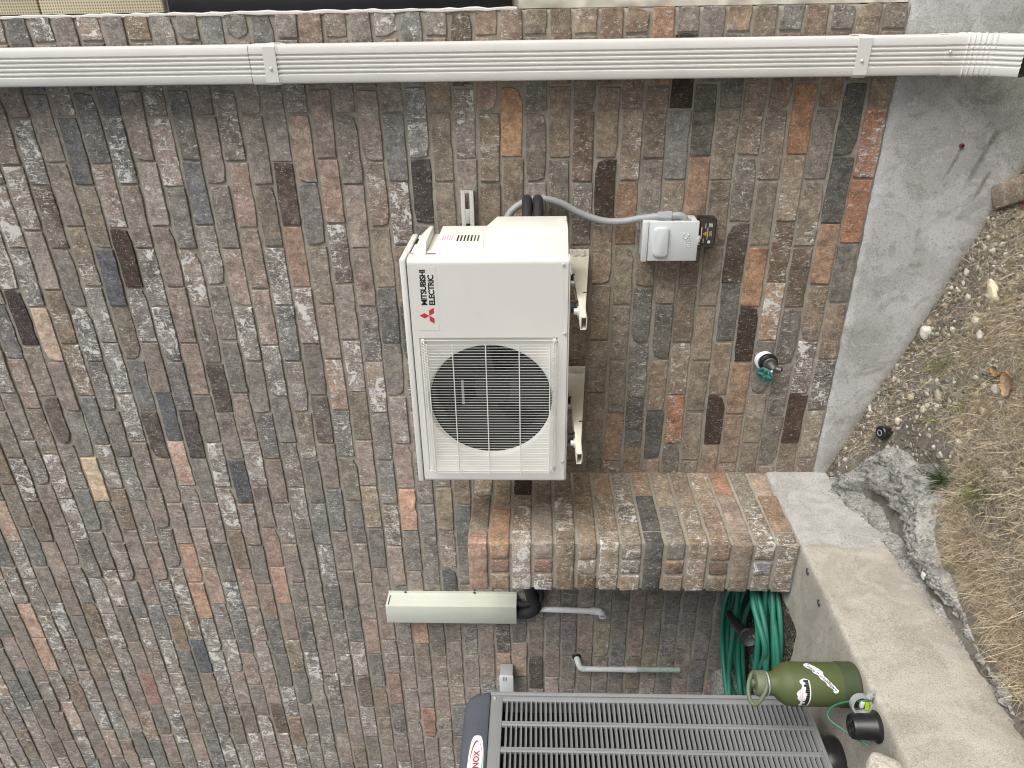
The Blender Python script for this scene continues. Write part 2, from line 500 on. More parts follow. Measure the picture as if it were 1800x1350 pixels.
M_STUCCO = paint('cream_stucco', (.66, .63, .54), .9, .04, .10, scale=12, bump=.8)
M_GLASS = paint('dark_glass', (.012, .014, .022), .12, .1, 0)
M_FRAME = paint('black_frame', (.010, .010, .012), .35, .1, 0)
M_ROT = paint('red_plastic', (.20, .035, .038), .4, .1, .1)
M_LEAF = attr_material('dry_leaf', .7)

# ------------------------------------------------------------------ bricks
PIT_Z, LEDGE = .0789, .457          # course height, top of the concrete ledge
BL = .2268                           # length of a brick with its joint
rng = random.Random(11)
PAL_HIGH = [((127, 120, 114), 26), ((136, 125, 118), 18), ((118, 116, 113), 20), ((112, 112, 111), 7), ((106, 107, 109), 4),
            ((139, 126, 119), 10), ((148, 133, 124), 5), ((130, 120, 106), 8), ((104, 96, 90), 3), ((160, 136, 120), 3)]
PAL_LOW = [((124, 111, 95), 26), ((133, 119, 101), 20), ((114, 105, 93), 16), ((112, 107, 100), 10), ((107, 104, 99), 4),
           ((136, 117, 97), 8), ((124, 105, 86), 7), ((148, 117, 90), 3), ((94, 80, 66), 4), ((146, 133, 110), 3)]  # browner mix for low bricks; part of its warmth is painted ground bounce

def rand_col(r, low=.5):
    P_ = PAL_LOW if r.random() < low else PAL_HIGH
    t = r.uniform(0, sum(w for _, w in P_))
    for c, w in P_:
        t -= w
        if t <= 0: break
    k = r.uniform(1.22, 1.50)
    c = tuple(v + (t_ - v) * .22 for v, t_ in zip(c, (126, 117, 107)))
    h = r.uniform(-4, 4)                      # a little redder or greyer, never greener
    return tuple(x * k for x in lin(c[0] + h, c[1] - h * .1, c[2] - h * .6))

# bricks of the photograph that stand out: where on the wall (x, z), colour, char, lime
def wall_at(px, py, off=0.0):
    d = FWD + RIGHT * ((675 - py) / FPX) - UP * ((px - 900) / FPX)
    t = (D - off) / d.y
    return d.x * t, EYE + d.z * t
SPECIAL = []
for s in """897,220,196,146,100,.1,.25|1400,210,172,122,84,.2,.2|1533,250,170,116,80,.25,.75|1515,360,168,112,78,.25,.3|1230,320,160,122,92,.2,.15
1095,350,152,116,86,.25,.2|1330,480,176,128,90,.1,.15|1352,555,172,132,98,.1,.95|1185,738,176,112,72,.2,.7|85,600,196,166,138,.05,.3|176,850,206,178,138,.1,.15
322,826,196,150,124,.1,.6|335,975,188,140,112,.1,.4|340,1035,186,138,108,.1,.4|65,1100,190,150,122,.1,.4|90,1165,188,146,120,.1,.5|735,1120,196,140,104,.1,.6
720,893,206,148,108,.15,.5|460,930,160,128,112,.1,.3|500,1050,184,136,110,.1,.3|268,1230,158,110,98,.2,.2|765,1290,164,116,94,.1,.2|685,1235,156,118,104,.1,.3
430,850,92,94,100,.0,.35|358,1170,92,97,106,.0,.1|305,745,96,101,108,.0,.15|175,480,92,96,104,.0,.15|135,265,108,112,112,.0,.1|1200,165,72,56,46,.95,.1
1310,570,78,58,44,.95,.15|1290,470,96,82,70,.7,.25|1062,375,82,66,54,.85,.1|1245,745,84,64,50,.9,.1|1395,745,92,70,54,.75,.1|38,560,78,68,68,.6,.05
740,330,74,72,70,.75,.2|315,215,104,92,84,.7,.5|510,335,104,86,76,.75,.2|234,470,86,68,58,.85,.05|385,670,110,100,92,.85,.2|270,780,104,92,84,.8,.3|345,780,100,92,88,.7,.1
520,470,160,122,100,.2,.4|545,490,158,122,100,.1,.1|470,480,150,126,110,.1,.6|440,330,158,126,110,.1,.5|590,350,160,126,108,.1,.5|410,460,162,132,116,.15,.7
1470,330,98,98,94,.1,.1|1500,230,98,97,92,.1,.05|1240,240,112,108,96,.1,.05|1180,560,110,106,100,.1,.4|1130,560,108,108,102,.05,.5|1410,640,118,108,98,.1,.95|1375,570,112,106,100,.1,.4
1440,700,110,106,102,.1,.8|620,1090,120,116,112,.1,.4|940,1180,96,88,82,.1,.1|780,1060,92,92,92,.1,.3|630,230,128,118,108,.2,.95|600,250,128,118,106,.1,.6|470,650,128,122,116,.1,.8
300,560,120,116,112,.1,.9|240,560,130,122,118,.1,.85|190,560,142,138,132,.05,.8|150,620,112,108,106,.1,.95|335,260,118,112,104,.3,.6|55,240,120,118,112,.1,.9|800,500,100,100,98,.1,.3
720,560,92,94,94,.05,.3|680,600,104,102,100,.1,.5|650,620,120,112,106,.1,.7|1265,560,108,106,102,.1,.4|1120,700,108,106,102,.1,.5|1150,740,98,98,96,.05,.1""".replace('\n', '|').split('|'):
    q = [float(t) for t in s.split(',')]
    g = sum(q[2:5]) / 3
    SPECIAL.append((wall_at(q[0], q[1]), tuple((1.08 if q[0] > 850 else 1.26) * v for v in lin(*[g + (v - g) * (.84 if q[0] > 850 else .72) for v in q[2:5]])), q[5], q[6]))

def brick_thin(L, H, r, back=.032, nx=6, nz=3):
    """one face-brick: local x along, z up, y = 0 at the face (outwards is -y); rounded, uneven, chipped"""
    xs = [0, 0, .0016] + [.0042 + (L - .0084) * i / (nx - 1) for i in range(nx)] + [L - .0016, L, L]
    zs = [0, 0, .0016] + [.0040 + (H - .0080) * i / (nz - 1) for i in range(nz)] + [H - .0016, H, H]
    nX, nZ = len(xs), len(zs)
    sd = r.uniform(0, 900)
    nz_ = lambda a, b, s: mn.noise(Vector((a * s + sd, b * s, sd * .37)))
    cr = [r.uniform(.0, .0012) + (r.uniform(.004, .010) if r.random() < .10 else 0) for _ in range(4)]
    tilt, bow = r.uniform(-.0022, .0022), r.uniform(-.0015, .002)
    chip = (r.uniform(0, L), r.choice((0, H)), r.uniform(.007, .016)) if r.random() < .45 else None
    V = []
    for i in range(nX):
        for j in range(nZ):
            x, z = xs[i], zs[j]
            ci = 0 if i in (0, nX - 1) else 1 if i in (1, nX - 2) else 2
            cj = 0 if j in (0, nZ - 1) else 1 if j in (1, nZ - 2) else 2
            c = min(ci, cj)
            ex = 1 if i < nX / 2 else -1
            ez = 1 if j < nZ / 2 else -1
            # wandering outline
            z2 = z + (nz_(x, 10 + j // 5, 30) * .0034 + nz_(x, 20 + j // 5, 95) * .0022) * (1 if j <= 3 or j >= nZ - 4 else .4)
            x2 = x + (nz_(z, 30 + i // 7, 38) * .0022) * (1 if i <= 3 or i >= nX - 4 else .4)
            # rounded corners
            k = (0 if ex > 0 else 1) + (0 if ez > 0 else 2)
            dx, dz = min(x, L - x), min(z, H - z)
            if dx < .007 and dz < .007:
                x2 += ex * cr[k]; z2 += ez * cr[k]
            if chip:
                dd = math.hypot(x - chip[0], z - chip[1])
                if dd < chip[2]: z2 += (1 if chip[1] == 0 else -1) * (chip[2] - dd) * .45
            z2 += tilt * (x / L - .5) * 2
            y = back if c == 0 else (.0010 if c == 1 else -.0006 + nz_(x, z, 22) * .0013 + nz_(x, z, 70) * .0007 + .5 * bow * (1 - (2 * x / L - 1) ** 2))
            V.append((x2, y, z2))
    F = []
    for i in range(nX - 1):
        for j in range(nZ - 1):
            a = i * nZ + j
            F.append((a, a + nZ, a + nZ + 1, a + 1))
    return V, F, nX, nZ

def brick_solid(dx, dy, dz, r, cuts=(5, 3, 3)):
    """a whole tumbled brick, centred on the origin: rounded edges, uneven faces"""
    sd = r.uniform(0, 900)
    R = r.uniform(.004, .0065)
    V, F, idx = [], [], {}
    def vid(p):
        key = tuple(round(c, 5) for c in p)
        if key not in idx:
            idx[key] = len(V); V.append(p)
        return idx[key]
    def cuts_of(d, n):
        e = min(.006, d * .2)
        return [-d / 2, -d / 2 + e] + [-d / 2 + e + (d - 2 * e) * i / n for i in range(1, n)] + [d / 2 - e, d / 2]
    X, Y, Z = cuts_of(dx, cuts[0]), cuts_of(dy, cuts[1]), cuts_of(dz, cuts[2])
    def face(A, Bq, mk, flip):
        for i in range(len(A) - 1):
            for j in range(len(Bq) - 1):
                q = [vid(mk(A[i], Bq[j])), vid(mk(A[i + 1], Bq[j])), vid(mk(A[i + 1], Bq[j + 1])), vid(mk(A[i], Bq[j + 1]))]
                F.append(tuple(q[::-1] if flip else q))
    face(X, Z, lambda a, b: (a, -dy / 2, b), False); face(X, Z, lambda a, b: (a, dy / 2, b), True)
    face(Y, Z, lambda a, b: (dx / 2, a, b), False); face(Y, Z, lambda a, b: (-dx / 2, a, b), True)
    face(X, Y, lambda a, b: (a, b, dz / 2), False); face(X, Y, lambda a, b: (a, b, -dz / 2), True)
    out = []
    for p in V:
        q = Vector(p)
        c = Vector((max(-dx / 2 + R, min(dx / 2 - R, q.x)), max(-dy / 2 + R, min(dy / 2 - R, q.y)), max(-dz / 2 + R, min(dz / 2 - R, q.z))))
        d = q - c
        if d.length > 1e-6: q = c + d.normalized() * min(R, d.length)
        n1 = mn.noise_vector(q * 32 + Vector((sd, sd * .3, 0))) * .0026
        n2 = mn.noise_vector(q * 90 + Vector((0, sd, sd))) * .0009
        out.append(q + n1 + n2)
    return out, F

def brick_attrs(me, n, col, char, lime, seed):
    a = me.attributes.new('bcol', 'FLOAT_COLOR', 'POINT')
    a.data.foreach_set('color', np.tile(np.array([*col, 1.], 'f'), n))
    b = me.attributes.new('bpar', 'FLOAT_VECTOR', 'POINT')
    b.data.foreach_set('vector', np.tile(np.array([char, lime, seed], 'f'), n))

def thin_smooth(nX, nZ):
    """the sides of a face-brick stay flat, its face is smooth"""
    return [not (i in (0, nX - 2) or j in (0, nZ - 2)) for i in range(nX - 1) for j in range(nZ - 1)]
def brick_obj(V, F, parent, col, char, lime, seed, sm=None):
    me = bpy.data.meshes.new('brick')
    me.from_pydata([tuple(v) for v in V], [], F)
    me.polygons.foreach_set('use_smooth', sm or [True] * len(me.polygons))
    brick_attrs(me, len(V), col, char, lime, seed)
    me.materials.append(M_BRICK)
    return link('brick', me, parent)

def params(r, x=None, z=None):
    ch = r.random() ** 5 * .58
    hi = 0 if z is None else max(0, min(1, (z - 1.2) / 1.8))
    li = min(.95, r.random() ** 1.3 * (.56 + .30 * hi) + .14 + .12 * hi)
    return ch, li, r.uniform(0, 1)

house = thing('house_wall', 'tumbled grey-brown brick wall of the house above its grey concrete footing', 'house wall', (-2, .1, 0))
ZTOP = LEDGE + PIT_Z * 60
specs = []       # (x0, z0, L, H, back)
for k in range(60):
    z0 = LEDGE + PIT_Z * k
    x = -.018
    first = True
    while x > -4.35:
        if first and k % 2 == 0: L = .070
        else: L = BL - .0070 + rng.uniform(-.004, .004)
        g = .0070 + rng.uniform(-.002, .0025)
        h = PIT_Z - .0108 + rng.uniform(-.003, .002)
        specs.append((x - L, z0 + .0056 + rng.uniform(-.0012, .0012), L, h, .075 if first else .032))
        x -= L + g
        first = False
built = []
for (x0, z0, L, H, back) in specs:
    xc, zc = x0 + L / 2, z0 + H / 2
    if zc < .64 and xc < -1.80: continue                      # below the slab
    P = Vector((xc, 0, zc)) - Vector((0, -D, EYE))
    dep = P.dot(FWD)
    u, v = P.dot(RIGHT) / dep * FPX, P.dot(UP) / dep * FPX
    seen = abs(u) < 700 and abs(v) < 925
    px, py = 900 - v, 675 - u
    hid = (740 < px < 985 and 470 < py < 835) or (70 < py < 128) or (860 < px < 1330 and 850 < py < 1030) or (px > 870 and py > 1230)
    area = L * H * D / dep ** 3
    built.append((-(area if seen and not hid else (area * 1e-3 if seen else area * 1e-6)), x0, z0, L, H, back, seen))
built.sort()
SP = {}
for (sx_, sz_), col, ch, li in SPECIAL:
    best, bd = None, 9
    for i, (_, x0, z0, L, H, back, seen) in enumerate(built):
        d_ = max(0, abs(sx_ - x0 - L / 2) - L / 2) + max(0, abs(sz_ - z0 - H / 2) - H / 2) * 1.0
        if d_ < bd: best, bd = i, d_
    SP[best] = (col, ch, li)
SV, SF, SCOL, SPAR, SSM = [], [], [], [], []
for i, (_, x0, z0, L, H, back, seen) in enumerate(built):
    r = random.Random(1000 + i)
    V, F, nX_, nZ_ = brick_thin(L, H, r, back)
    sm_ = thin_smooth(nX_, nZ_)
    oy = r.uniform(-.0022, .0022)
    V = [(x0 + a, oy + b, z0 + c) for a, b, c in V]
    if i in SP:
        col, ch, li = SP[i]; sd = r.uniform(0, 1)
    else:
        ch, li, sd = params(r, x0, z0)
        low = .08 + .86 * max(0, min(1, (2.35 - z0) / .75)) * max(0, min(1, (x0 + 2.6) / .8))  # browner low on the right: brick variety plus ground bounce put into colour
        col = rand_col(r, low)
    if i < 300:
        brick_obj(V, F, house, col, ch, li, sd, sm_)
    else:
        n = len(SV)
        SV += V; SF += [tuple(q + n for q in f) for f in F]
        SSM += sm_
        SCOL += [(*col, 1.)] * len(V); SPAR += [(ch, li, sd)] * len(V)
o = mesh('brickwork', SV, SF, M_BRICK, house, True)
o.data.polygons.foreach_set('use_smooth', SSM)
a = o.data.attributes.new('bcol', 'FLOAT_COLOR', 'POINT'); a.data.foreach_set('color', np.array(SCOL, 'f').ravel())
a = o.data.attributes.new('bpar', 'FLOAT_VECTOR', 'POINT'); a.data.foreach_set('vector', np.array(SPAR, 'f').ravel())
o['kind'] = 'stuff'

def grid(name, P, nx, ny, mat, parent=None, smooth=True):
    F = [(i * ny + j, (i + 1) * ny + j, (i + 1) * ny + j + 1, i * ny + j + 1) for i in range(nx - 1) for j in range(ny - 1)]
    return mesh(name, P, F, mat, parent, smooth)

# mortar bed: an uneven sheet with thickness behind the faces
xs = np.linspace(-4.36, -.020, 300); zs = np.linspace(LEDGE - .004, ZTOP, 330)
P = []
for x in xs:
    for z in zs:
        P.append((x, .0052 + .0024 * mn.noise(Vector((x * 26, z * 26, 1.7))) + .0018 * mn.noise(Vector((x * 75, z * 75, 4.2))), z))
n = len(P)
P += [(x, .16, z) for x in (xs[0], xs[-1]) for z in (zs[0], zs[-1])]
F = [(i * 330 + j, (i + 1) * 330 + j, (i + 1) * 330 + j + 1, i * 330 + j + 1) for i in range(299) for j in range(329)]
F.append(tuple(i * 330 for i in range(300))[::-1] + (n, n + 2))
F.append(tuple(i * 330 + 329 for i in range(300)) + (n + 3, n + 1))
F.append(tuple(range(330)) + (n + 1, n))
F.append(tuple(299 * 330 + j for j in range(330))[::-1] + (n + 2, n + 3))
F.append((n, n + 1, n + 3, n + 2))
mesh('mortar_bed', P, F, M_MORTAR, house, True)

# footing under the bricks: rough vertical face, rounded uneven top edge
xs = np.linspace(-1.80, 1.2, 200)
prof = [(.10, LEDGE + .003), (.012, LEDGE + .002), (.002, LEDGE - .004), (-.004, LEDGE - .016)] + [(-.005, LEDGE - .03 - i * .03) for i in range(32)] + [(.3, LEDGE - 1.0)]
P = []
for x in xs:
    for (y, z) in prof:
        e = 1 if z < LEDGE + .0025 else 0
        P.append((x, y + e * (.004 * mn.noise(Vector((x * 7, z * 7, 0))) + .0022 * mn.noise(Vector((x * 33, z * 33, 3)))), z + (e * .004 * mn.noise(Vector((x * 18, 2, 5))) if z > LEDGE - .03 else 0)))
grid('footing', P, 200, len(prof), M_FOUND, house)
st = B().cyl((-.439, -.001, .202), (-.440, -.014, .202), .0075, 14).build('plastic_anchor', M_ROT, house)
st['label'] = 'small red plastic anchor plug stuck in the footing'
B().cyl((-.439, -.0135, .202), (-.440, -.0150, .202), .0035, 10).build('hole', M_DARK, st)

# ------------------------------------------------------------------ stucco strip, window and vent panel beyond the brick corner
stw = thing('stucco_wall', 'cream stucco wall strip beyond the brick corner along the photo edge', 'stucco wall', (.5, .1, .46))
xs = np.linspace(-.016, 1.2, 80); zs = np.linspace(LEDGE + .004, 1.655, 120)
P = []
for x in xs:
    for z in zs:
        rdg = abs(mn.noise(Vector((x * 16, z * 9, 8))))
        P.append((x, .010 + (.006 * min(1, rdg * 5)) + .0015 * mn.noise(Vector((x * 90, z * 90, 1))), z))
grid('stucco_face', P, 80, 120, M_STUCCO, stw)
B().box(-.016, 1.2, .03, .16, LEDGE + .004, ZTOP).build('wall_core', M_STUCCO, stw)
wf = B()
wf.box(-.012, .034, .004, .030, 1.675, 2.755); wf.box(.86, .90, .004, .030, 1.675, 2.755)
wf.box(.034, .86, .004, .030, 1.675, 1.72); wf.box(.034, .86, .004, .030, 2.71, 2.755)
wfo = wf.build('window_frame', M_FRAME, stw, bevel=.003)
B().box(.034, .86, .016, .024, 1.72, 2.71).build('pane', M_GLASS, wfo)
kk = N('perforated_sheet', .5)
vv = kk.voro(kk.vec(kk.pos(), (1, 0, 1)), 110)
kx = kk.n('ShaderNodeVectorMath', operation='SCALE'); kk.put(kx.inputs[0], kk.pos()); kx.inputs['Scale'].default_value = 118
fr = kk.n('ShaderNodeVectorMath', operation='FRACTION'); kk.put(fr.inputs[0], kx.outputs[0])
sb = kk.n('ShaderNodeSeparateXYZ'); kk.put(sb.inputs[0], fr.outputs[0])
rr = kk.math('SQRT', kk.math('ADD', kk.math('POWER', kk.math('SUBTRACT', sb.outputs[0], .5), 2.), kk.math('POWER', kk.math('SUBTRACT', sb.outputs[2], .5), 2.)))
kk.color(kk.mix(kk.ramp(rr, .24, .30), (.28, .24, .16), (.70, .63, .45)))
vp = B()
for i in range(5): vp.box(-.010, 1.2, .006, .028, 2.772 + i * .40, 2.772 + i * .40 + .394)
vp.build('vent_panel', kk.m, stw, bevel=.002)
ck = B()
rr_ = random.Random(5)
pts = [(-.0165 + rr_.uniform(-.002, .002), .004 + rr_.uniform(-.001, .001), 1.66 + i * .03) for i in range(75)]
ck.tube(pts, [rr_.uniform(.003, .0075) for _ in pts], 6)
ck.build('caulk_bead', M_SPOUT, stw)

# ------------------------------------------------------------------ slab and ground
def smooth(a, b, x):
    t = max(0, min(1, (x - a) / (b - a)))
    return t * t * (3 - 2 * t)
XS = -1.737                     # outer face of the slab
ZS = .653                       # top of the slab
def ground_z(x, y):
    g = .31 + .095 * smooth(-.42, 0, y) - .02 * smooth(-1.2, -3, y)
    k = .345 - .12 * smooth(-.8, -2.6, y)
    xx = max(min(x, 1.2), -1.9) - XS
    return g - k * xx - .03 * max(0, min(x, 4) - 1.2)
def ground_zn(x, y):
    f = Vector((x, y, 0))
    return ground_z(x, y) + .012 * mn.noise(f * 5) + .007 * mn.noise(f * 17) + .0035 * mn.noise(f * 55)
xs = np.concatenate([[-60, -25, -10, -5, -3, -2.2], np.linspace(-1.80, .25, 150), [.4, .6, .9, 1.3, 2, 3, 5, 9, 18, 35, 60]])
ys = np.concatenate([[-60, -35, -18, -9, -5, -3.6, -2.8], np.linspace(-2.3, .05, 160), [.3, 1, 4, 12, 30, 60]])
P = [(x, y, ground_zn(x, y)) for x in xs for y in ys]
tag(grid('ground', P, len(xs), len(ys), M_DIRT), 'sloping bare dirt at the foot of the footing', kind='structure')

# slab: top, worn arris, ragged face
ys = np.linspace(-4.0, .002, 330)
prof = [(-6.0, ZS), (-3.2, ZS), (-2.4, ZS), (-2.05, ZS)] + [(-2.0 + i * .02, ZS) for i in range(13)] + [(-1.748, ZS - .001), (-1.741, ZS - .004), (XS, ZS - .011)] + [(XS, ZS - .025 - i * .02) for i in range(16)] + [(XS - .02, .24), (XS - .03, .0)]
P = []
for y in ys:
    for (x, z) in prof:
        n1 = mn.noise(Vector((y * 6, x * 6, z * 6))); n2 = mn.noise(Vector((y * 34, x * 34, z * 34))); n3 = mn.noise(Vector((y * 80, z * 80, x * 80)))
        edge = 1 if -1.76 < x and z > ZS - .02 else 0
        if z > ZS - .002 and not edge: P.append((x, y, z + .0015 * n1 + .0006 * n2))
        else:
            rag = smooth(.36, .31, z) * (.010 + .012 * n2)
            P.append((x + .003 * n1 + .0012 * n2 - edge * .003 * abs(n3) - rag, y, z + edge * (.0012 * n2 - .002 * abs(n3))))
slab = tag(grid('patio_slab', P, len(ys), len(prof), M_SLAB), 'concrete patio slab with a stained front edge', kind='structure')
for (wx, wy) in ((-1.799, -.683), (-1.777, -.555)):
    w = B().lathe([(.0001, .0045), (.0045, .0045), (.0055, .003), (.0115, .003), (.0125, .001), (.0125, -.004)], (wx, wy, ZS), n=20).build('washer', M_BRASS, slab)

xs = np.linspace(-3.6, -2.030, 90); ys = np.linspace(-.60, -.004, 60)
P = []
for x in xs:
    for y in ys:
        e = smooth(-2.030, -2.06, x) * smooth(-.60, -.54, y)
        f = Vector((x, y, 0))
        P.append((x, y, ZS - .006 + e * (.014 + .008 * mn.noise(f * 9) + .007 * mn.noise(f * 30) + .004 * mn.noise(f * 80))))
grid('soil', P, 90, 60, M_SOIL)
C.objects['soil']['kind'] = 'structure'

# spilled concrete along the foot of the slab
ns, ntt = 260, 64
P = []
for i in range(ns):
    s = i / (ns - 1); y = -.05 - s * 1.65
    w = .055 + .24 * smooth(-.10, -.22, y) * smooth(-.62, -.36, y) + .075 * smooth(-.30, -.5, y) * smooth(-1.05, -.7, y) + .03 * mn.noise(Vector((y * 9, 1, 1)))
    w = max(w * (1 - .45 * smooth(-.70, -.95, y)), .045)
    for j in range(ntt):
        t = j / (ntt - 1)
        x = XS - .01 + w * t + .020 * mn.noise(Vector((y * 14, t * 3, 7)))
        h = .048 * smooth(-.05, -.15, y) * (1 - 1.0 * smooth(-.55, -.90, y))
        prf = smooth(1.0, .78, t)
        groove = .085 * math.exp(-((t - .22 - .10 * mn.noise(Vector((y * 5, 3, 3)))) / .10) ** 2) * smooth(-.12, -.3, y)
        ro = .028 * mn.noise(Vector((x * 16, y * 16, 2))) + .024 * abs(mn.noise(Vector((x * 40, y * 40, 5)))) + .014 * abs(mn.noise(Vector((x * 95, y * 95, 9)))) + .008 * mn.noise(Vector((x * 200, y * 200, 9))) - .012
        P.append((x, y, ground_z(x, y) - .025 + (h + .03) * prf + ro * prf - groove * prf))
tag(grid('spilled_concrete', P, ns, ntt, M_SPILL), 'crumbly grey spilled concrete running along the foot of the slab', 'concrete lump')

# ------------------------------------------------------------------ the brick pier on the slab
PX0, PX1, PY = -1.960, -1.737, -.463
pier = thing('brick_pier', 'short brick pier standing out from the wall on the slab edge', 'brick pier', (-1.85, -.23, ZS))
PH = .0801
core = B().box(PX0 + .008, PX1 - .007, PY + .007, .004, ZS - .004, ZS + PH * 15 - .004)
me_ = core.build('mortar_core', M_MORTAR, pier)
PIERCOL = {'0f': (lin(196, 140, 112), .15, .5), '2f': (lin(132, 116, 100), .1, .5)}
pr = random.Random(77)
TW = .073
for k in range(15):
    z = ZS + PH * (14 - k) + PH / 2           # k = 0 is the top course
    H = PH - .0115
    pieces = []
    if k % 2 == 0:
        pieces.append(('F', PX0, PX1, PY, PY + TW))
        y = PY + TW + .010
        for L in (.213, None):
            y1 = y + L if L else -.003
            pieces.append(('S', PX1 - TW, PX1, y, y1)); pieces.append(('L', PX0, PX0 + TW, y, y1)); y = y1 + .010
    else:
        y = PY
        for L in (.225, None):
            y1 = y + L if L else -.003
            pieces.append(('S', PX1 - TW, PX1, y, y1)); pieces.append(('L', PX0, PX0 + TW, y, y1)); y = y1 + .010
        pieces.append(('M', PX0 + TW + .009, PX1 - TW - .009, PY + .001, PY + TW))
    for (kind, x0, x1, y0, y1) in pieces:
        h = H + pr.uniform(-.003, .002)
        V, F = brick_solid(x1 - x0, y1 - y0, h, pr, (5 if x1 - x0 > .1 else 3, 5 if y1 - y0 > .1 else 3, 3))
        cx, cy = (x0 + x1) / 2 + pr.uniform(-.002, .002), (y0 + y1) / 2 + pr.uniform(-.0015, .0015)
        ry = pr.uniform(-.008, .008)
        V = [(v.x * math.cos(ry) - v.y * math.sin(ry) + cx, v.x * math.sin(ry) + v.y * math.cos(ry) + cy, v.z + z) for v in V]
        ch, li, sd = params(pr, cx, z)
        li = min(.95, li + .22)
        col = rand_col(pr, .9)
        col = tuple(a * b for a, b in zip(col, (1.10, 1.04, .94)))
        if k == 0 and kind == 'F': col, ch, li = lin(178, 142, 120), .25, .5
        if k == 2 and kind == 'S' and y0 > -.3 : col, ch, li = lin(74, 52, 40), .9, .1
        if k == 12 and kind == 'S' and y0 > -.3: col, ch, li = lin(172, 130, 100), .05, .3
        if k == 13 and kind == 'M': col, ch, li = lin(140, 138, 142), .0, .9
        if k == 12 and kind == 'S' and y0 < -.3: pass
        if k == 11 and kind == 'S' and y0 < -.3: col, ch, li = lin(146, 124, 104), .6, .6
        if k == 8 and kind in 'SF' and y0 < -.2: col, ch, li = lin(100, 100, 97), .0, .25
        if k == 1 and kind == 'M': col, ch, li = lin(146, 114, 100), .1, .3
        if k == 3 and kind == 'M': col, ch, li = lin(150, 120, 106), .1, .5
        brick_obj(V, F, pier, col, ch, li, sd)
tag(me_, None)

# ------------------------------------------------------------------ downspout
dsp = thing('downspout', 'white ribbed metal downspout running down the brick wall to a kicked-out end', 'downspout', (-.16, -.06, .1))
def spout_profile():
    x0, x1, y0, y1 = -.056, .056, -.016, -.098
    pts = [(x0, y0 - .006), (x0, y1 + .010), (x0 + .003, y1 + .003), (x0 + .010, y1)]
    ribs = np.linspace(x0 + .030, x1 - .030, 5)
    for rx in ribs:
        pts += [(rx - .0045, y1), (rx - .002, y1 + .0042), (rx + .002, y1 + .0042), (rx + .0045, y1)]
    pts += [(x1 - .010, y1), (x1 - .003, y1 + .003), (x1, y1 + .010), (x1, y0 - .006), (x1 - .006, y0), (x0 + .006, y0)]
    return pts
SPR = spout_profile()
def sweep(rings, name, mat, parent, cap=False):
    n = len(rings[0])
    V = [p for r_ in rings for p in r_]
    F = [(i * n + k, i * n + (k + 1) % n, (i + 1) * n + (k + 1) % n, (i + 1) * n + k) for i in range(len(rings) - 1) for k in range(n)]
    b_ = B().add(V, F)
    return b_.build(name, mat, parent)
def spx(z): return -.160 + (z - 1.7) * .0008
def spring(z, g=0.0):
    return [(spx(z) + x * (1 + g), -.057 + (y + .057) * (1 + g), z) for x, y in SPR]
sweep([spring(5.1), spring(4.0), spring(2.49)], 'upper_pipe', M_SPOUT, dsp)
sweep([spring(2.488, .02), spring(2.4875, .034), spring(2.400, .034), spring(2.395, 0.0)], 'coupling', M_SPOUT, dsp)
sweep([spring(2.395), spring(1.4), spring(.30)], 'lower_pipe', M_SPOUT, dsp)
sweep([spring(.3705, .015), spring(.370, .035), spring(.345, .035)], 'elbow_collar', M_SPOUT, dsp)
# elbow: crimped, swings outwards
rings = []
ang_, yy, zz = 0.0, -.057, .345
for i in range(46):
    t = i / 45
    crimp = (.035 + (.075 * (1 if (i % 4) < 1 else 0))) if .10 < t < .66 else .035
    c_, s_ = math.cos(ang_), math.sin(ang_)
    rings.append([(spx(.3) + x * (1 + crimp * .8), yy + (y + .057) * (1 + crimp) * c_, zz + (y + .057) * (1 + crimp) * -s_ * -1 * -1) for x, y in SPR])
    if .10 < t < .70: ang_ += rad(50) / 27
    zz -= .0050 * math.cos(ang_); yy -= .0050 * math.sin(ang_)
sweep(rings, 'elbow', M_SPOUT, dsp)
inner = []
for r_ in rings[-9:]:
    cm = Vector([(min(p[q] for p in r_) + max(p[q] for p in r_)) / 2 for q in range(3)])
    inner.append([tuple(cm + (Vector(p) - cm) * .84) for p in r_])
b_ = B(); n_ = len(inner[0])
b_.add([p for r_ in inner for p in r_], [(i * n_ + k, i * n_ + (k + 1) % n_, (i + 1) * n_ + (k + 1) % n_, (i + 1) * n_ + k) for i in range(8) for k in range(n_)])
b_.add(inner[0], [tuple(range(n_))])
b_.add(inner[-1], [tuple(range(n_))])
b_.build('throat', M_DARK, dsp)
for z0, sl_ in ((2.424, .012), (.614, -.012)):
    def strap_ring(z, grow):
        return [(spx(z) + x * (1 + grow), -.057 + (y + .057) * (1 + grow), z + (x / .056) * sl_ * 0) for x, y in ((-.056, -.014), (-.056, -.090), (-.048, -.0985), (.048, -.0985), (.056, -.090), (.056, -.014))]
    s0 = sweep([strap_ring(z0 + .0205, .03), strap_ring(z0 + .020, .058), strap_ring(z0 - .020, .058), strap_ring(z0 - .0205, .03)], 'strap', M_SPOUT, dsp)
    B().lathe([(.0055, 0), (.0055, .0015), (.003, .004), (0, .0042)], (spx(z0) - .012, -.1005, z0), (0, -1, 0), 14).build('screw', M_STEEL, s0)
B().lathe([(.005, 0), (.005, .0015), (.003, .0035), (0, .0037)], (spx(.37) + .010, -.1012, .357), (0, -1, 0), 14).build('screw', M_STEEL, dsp)

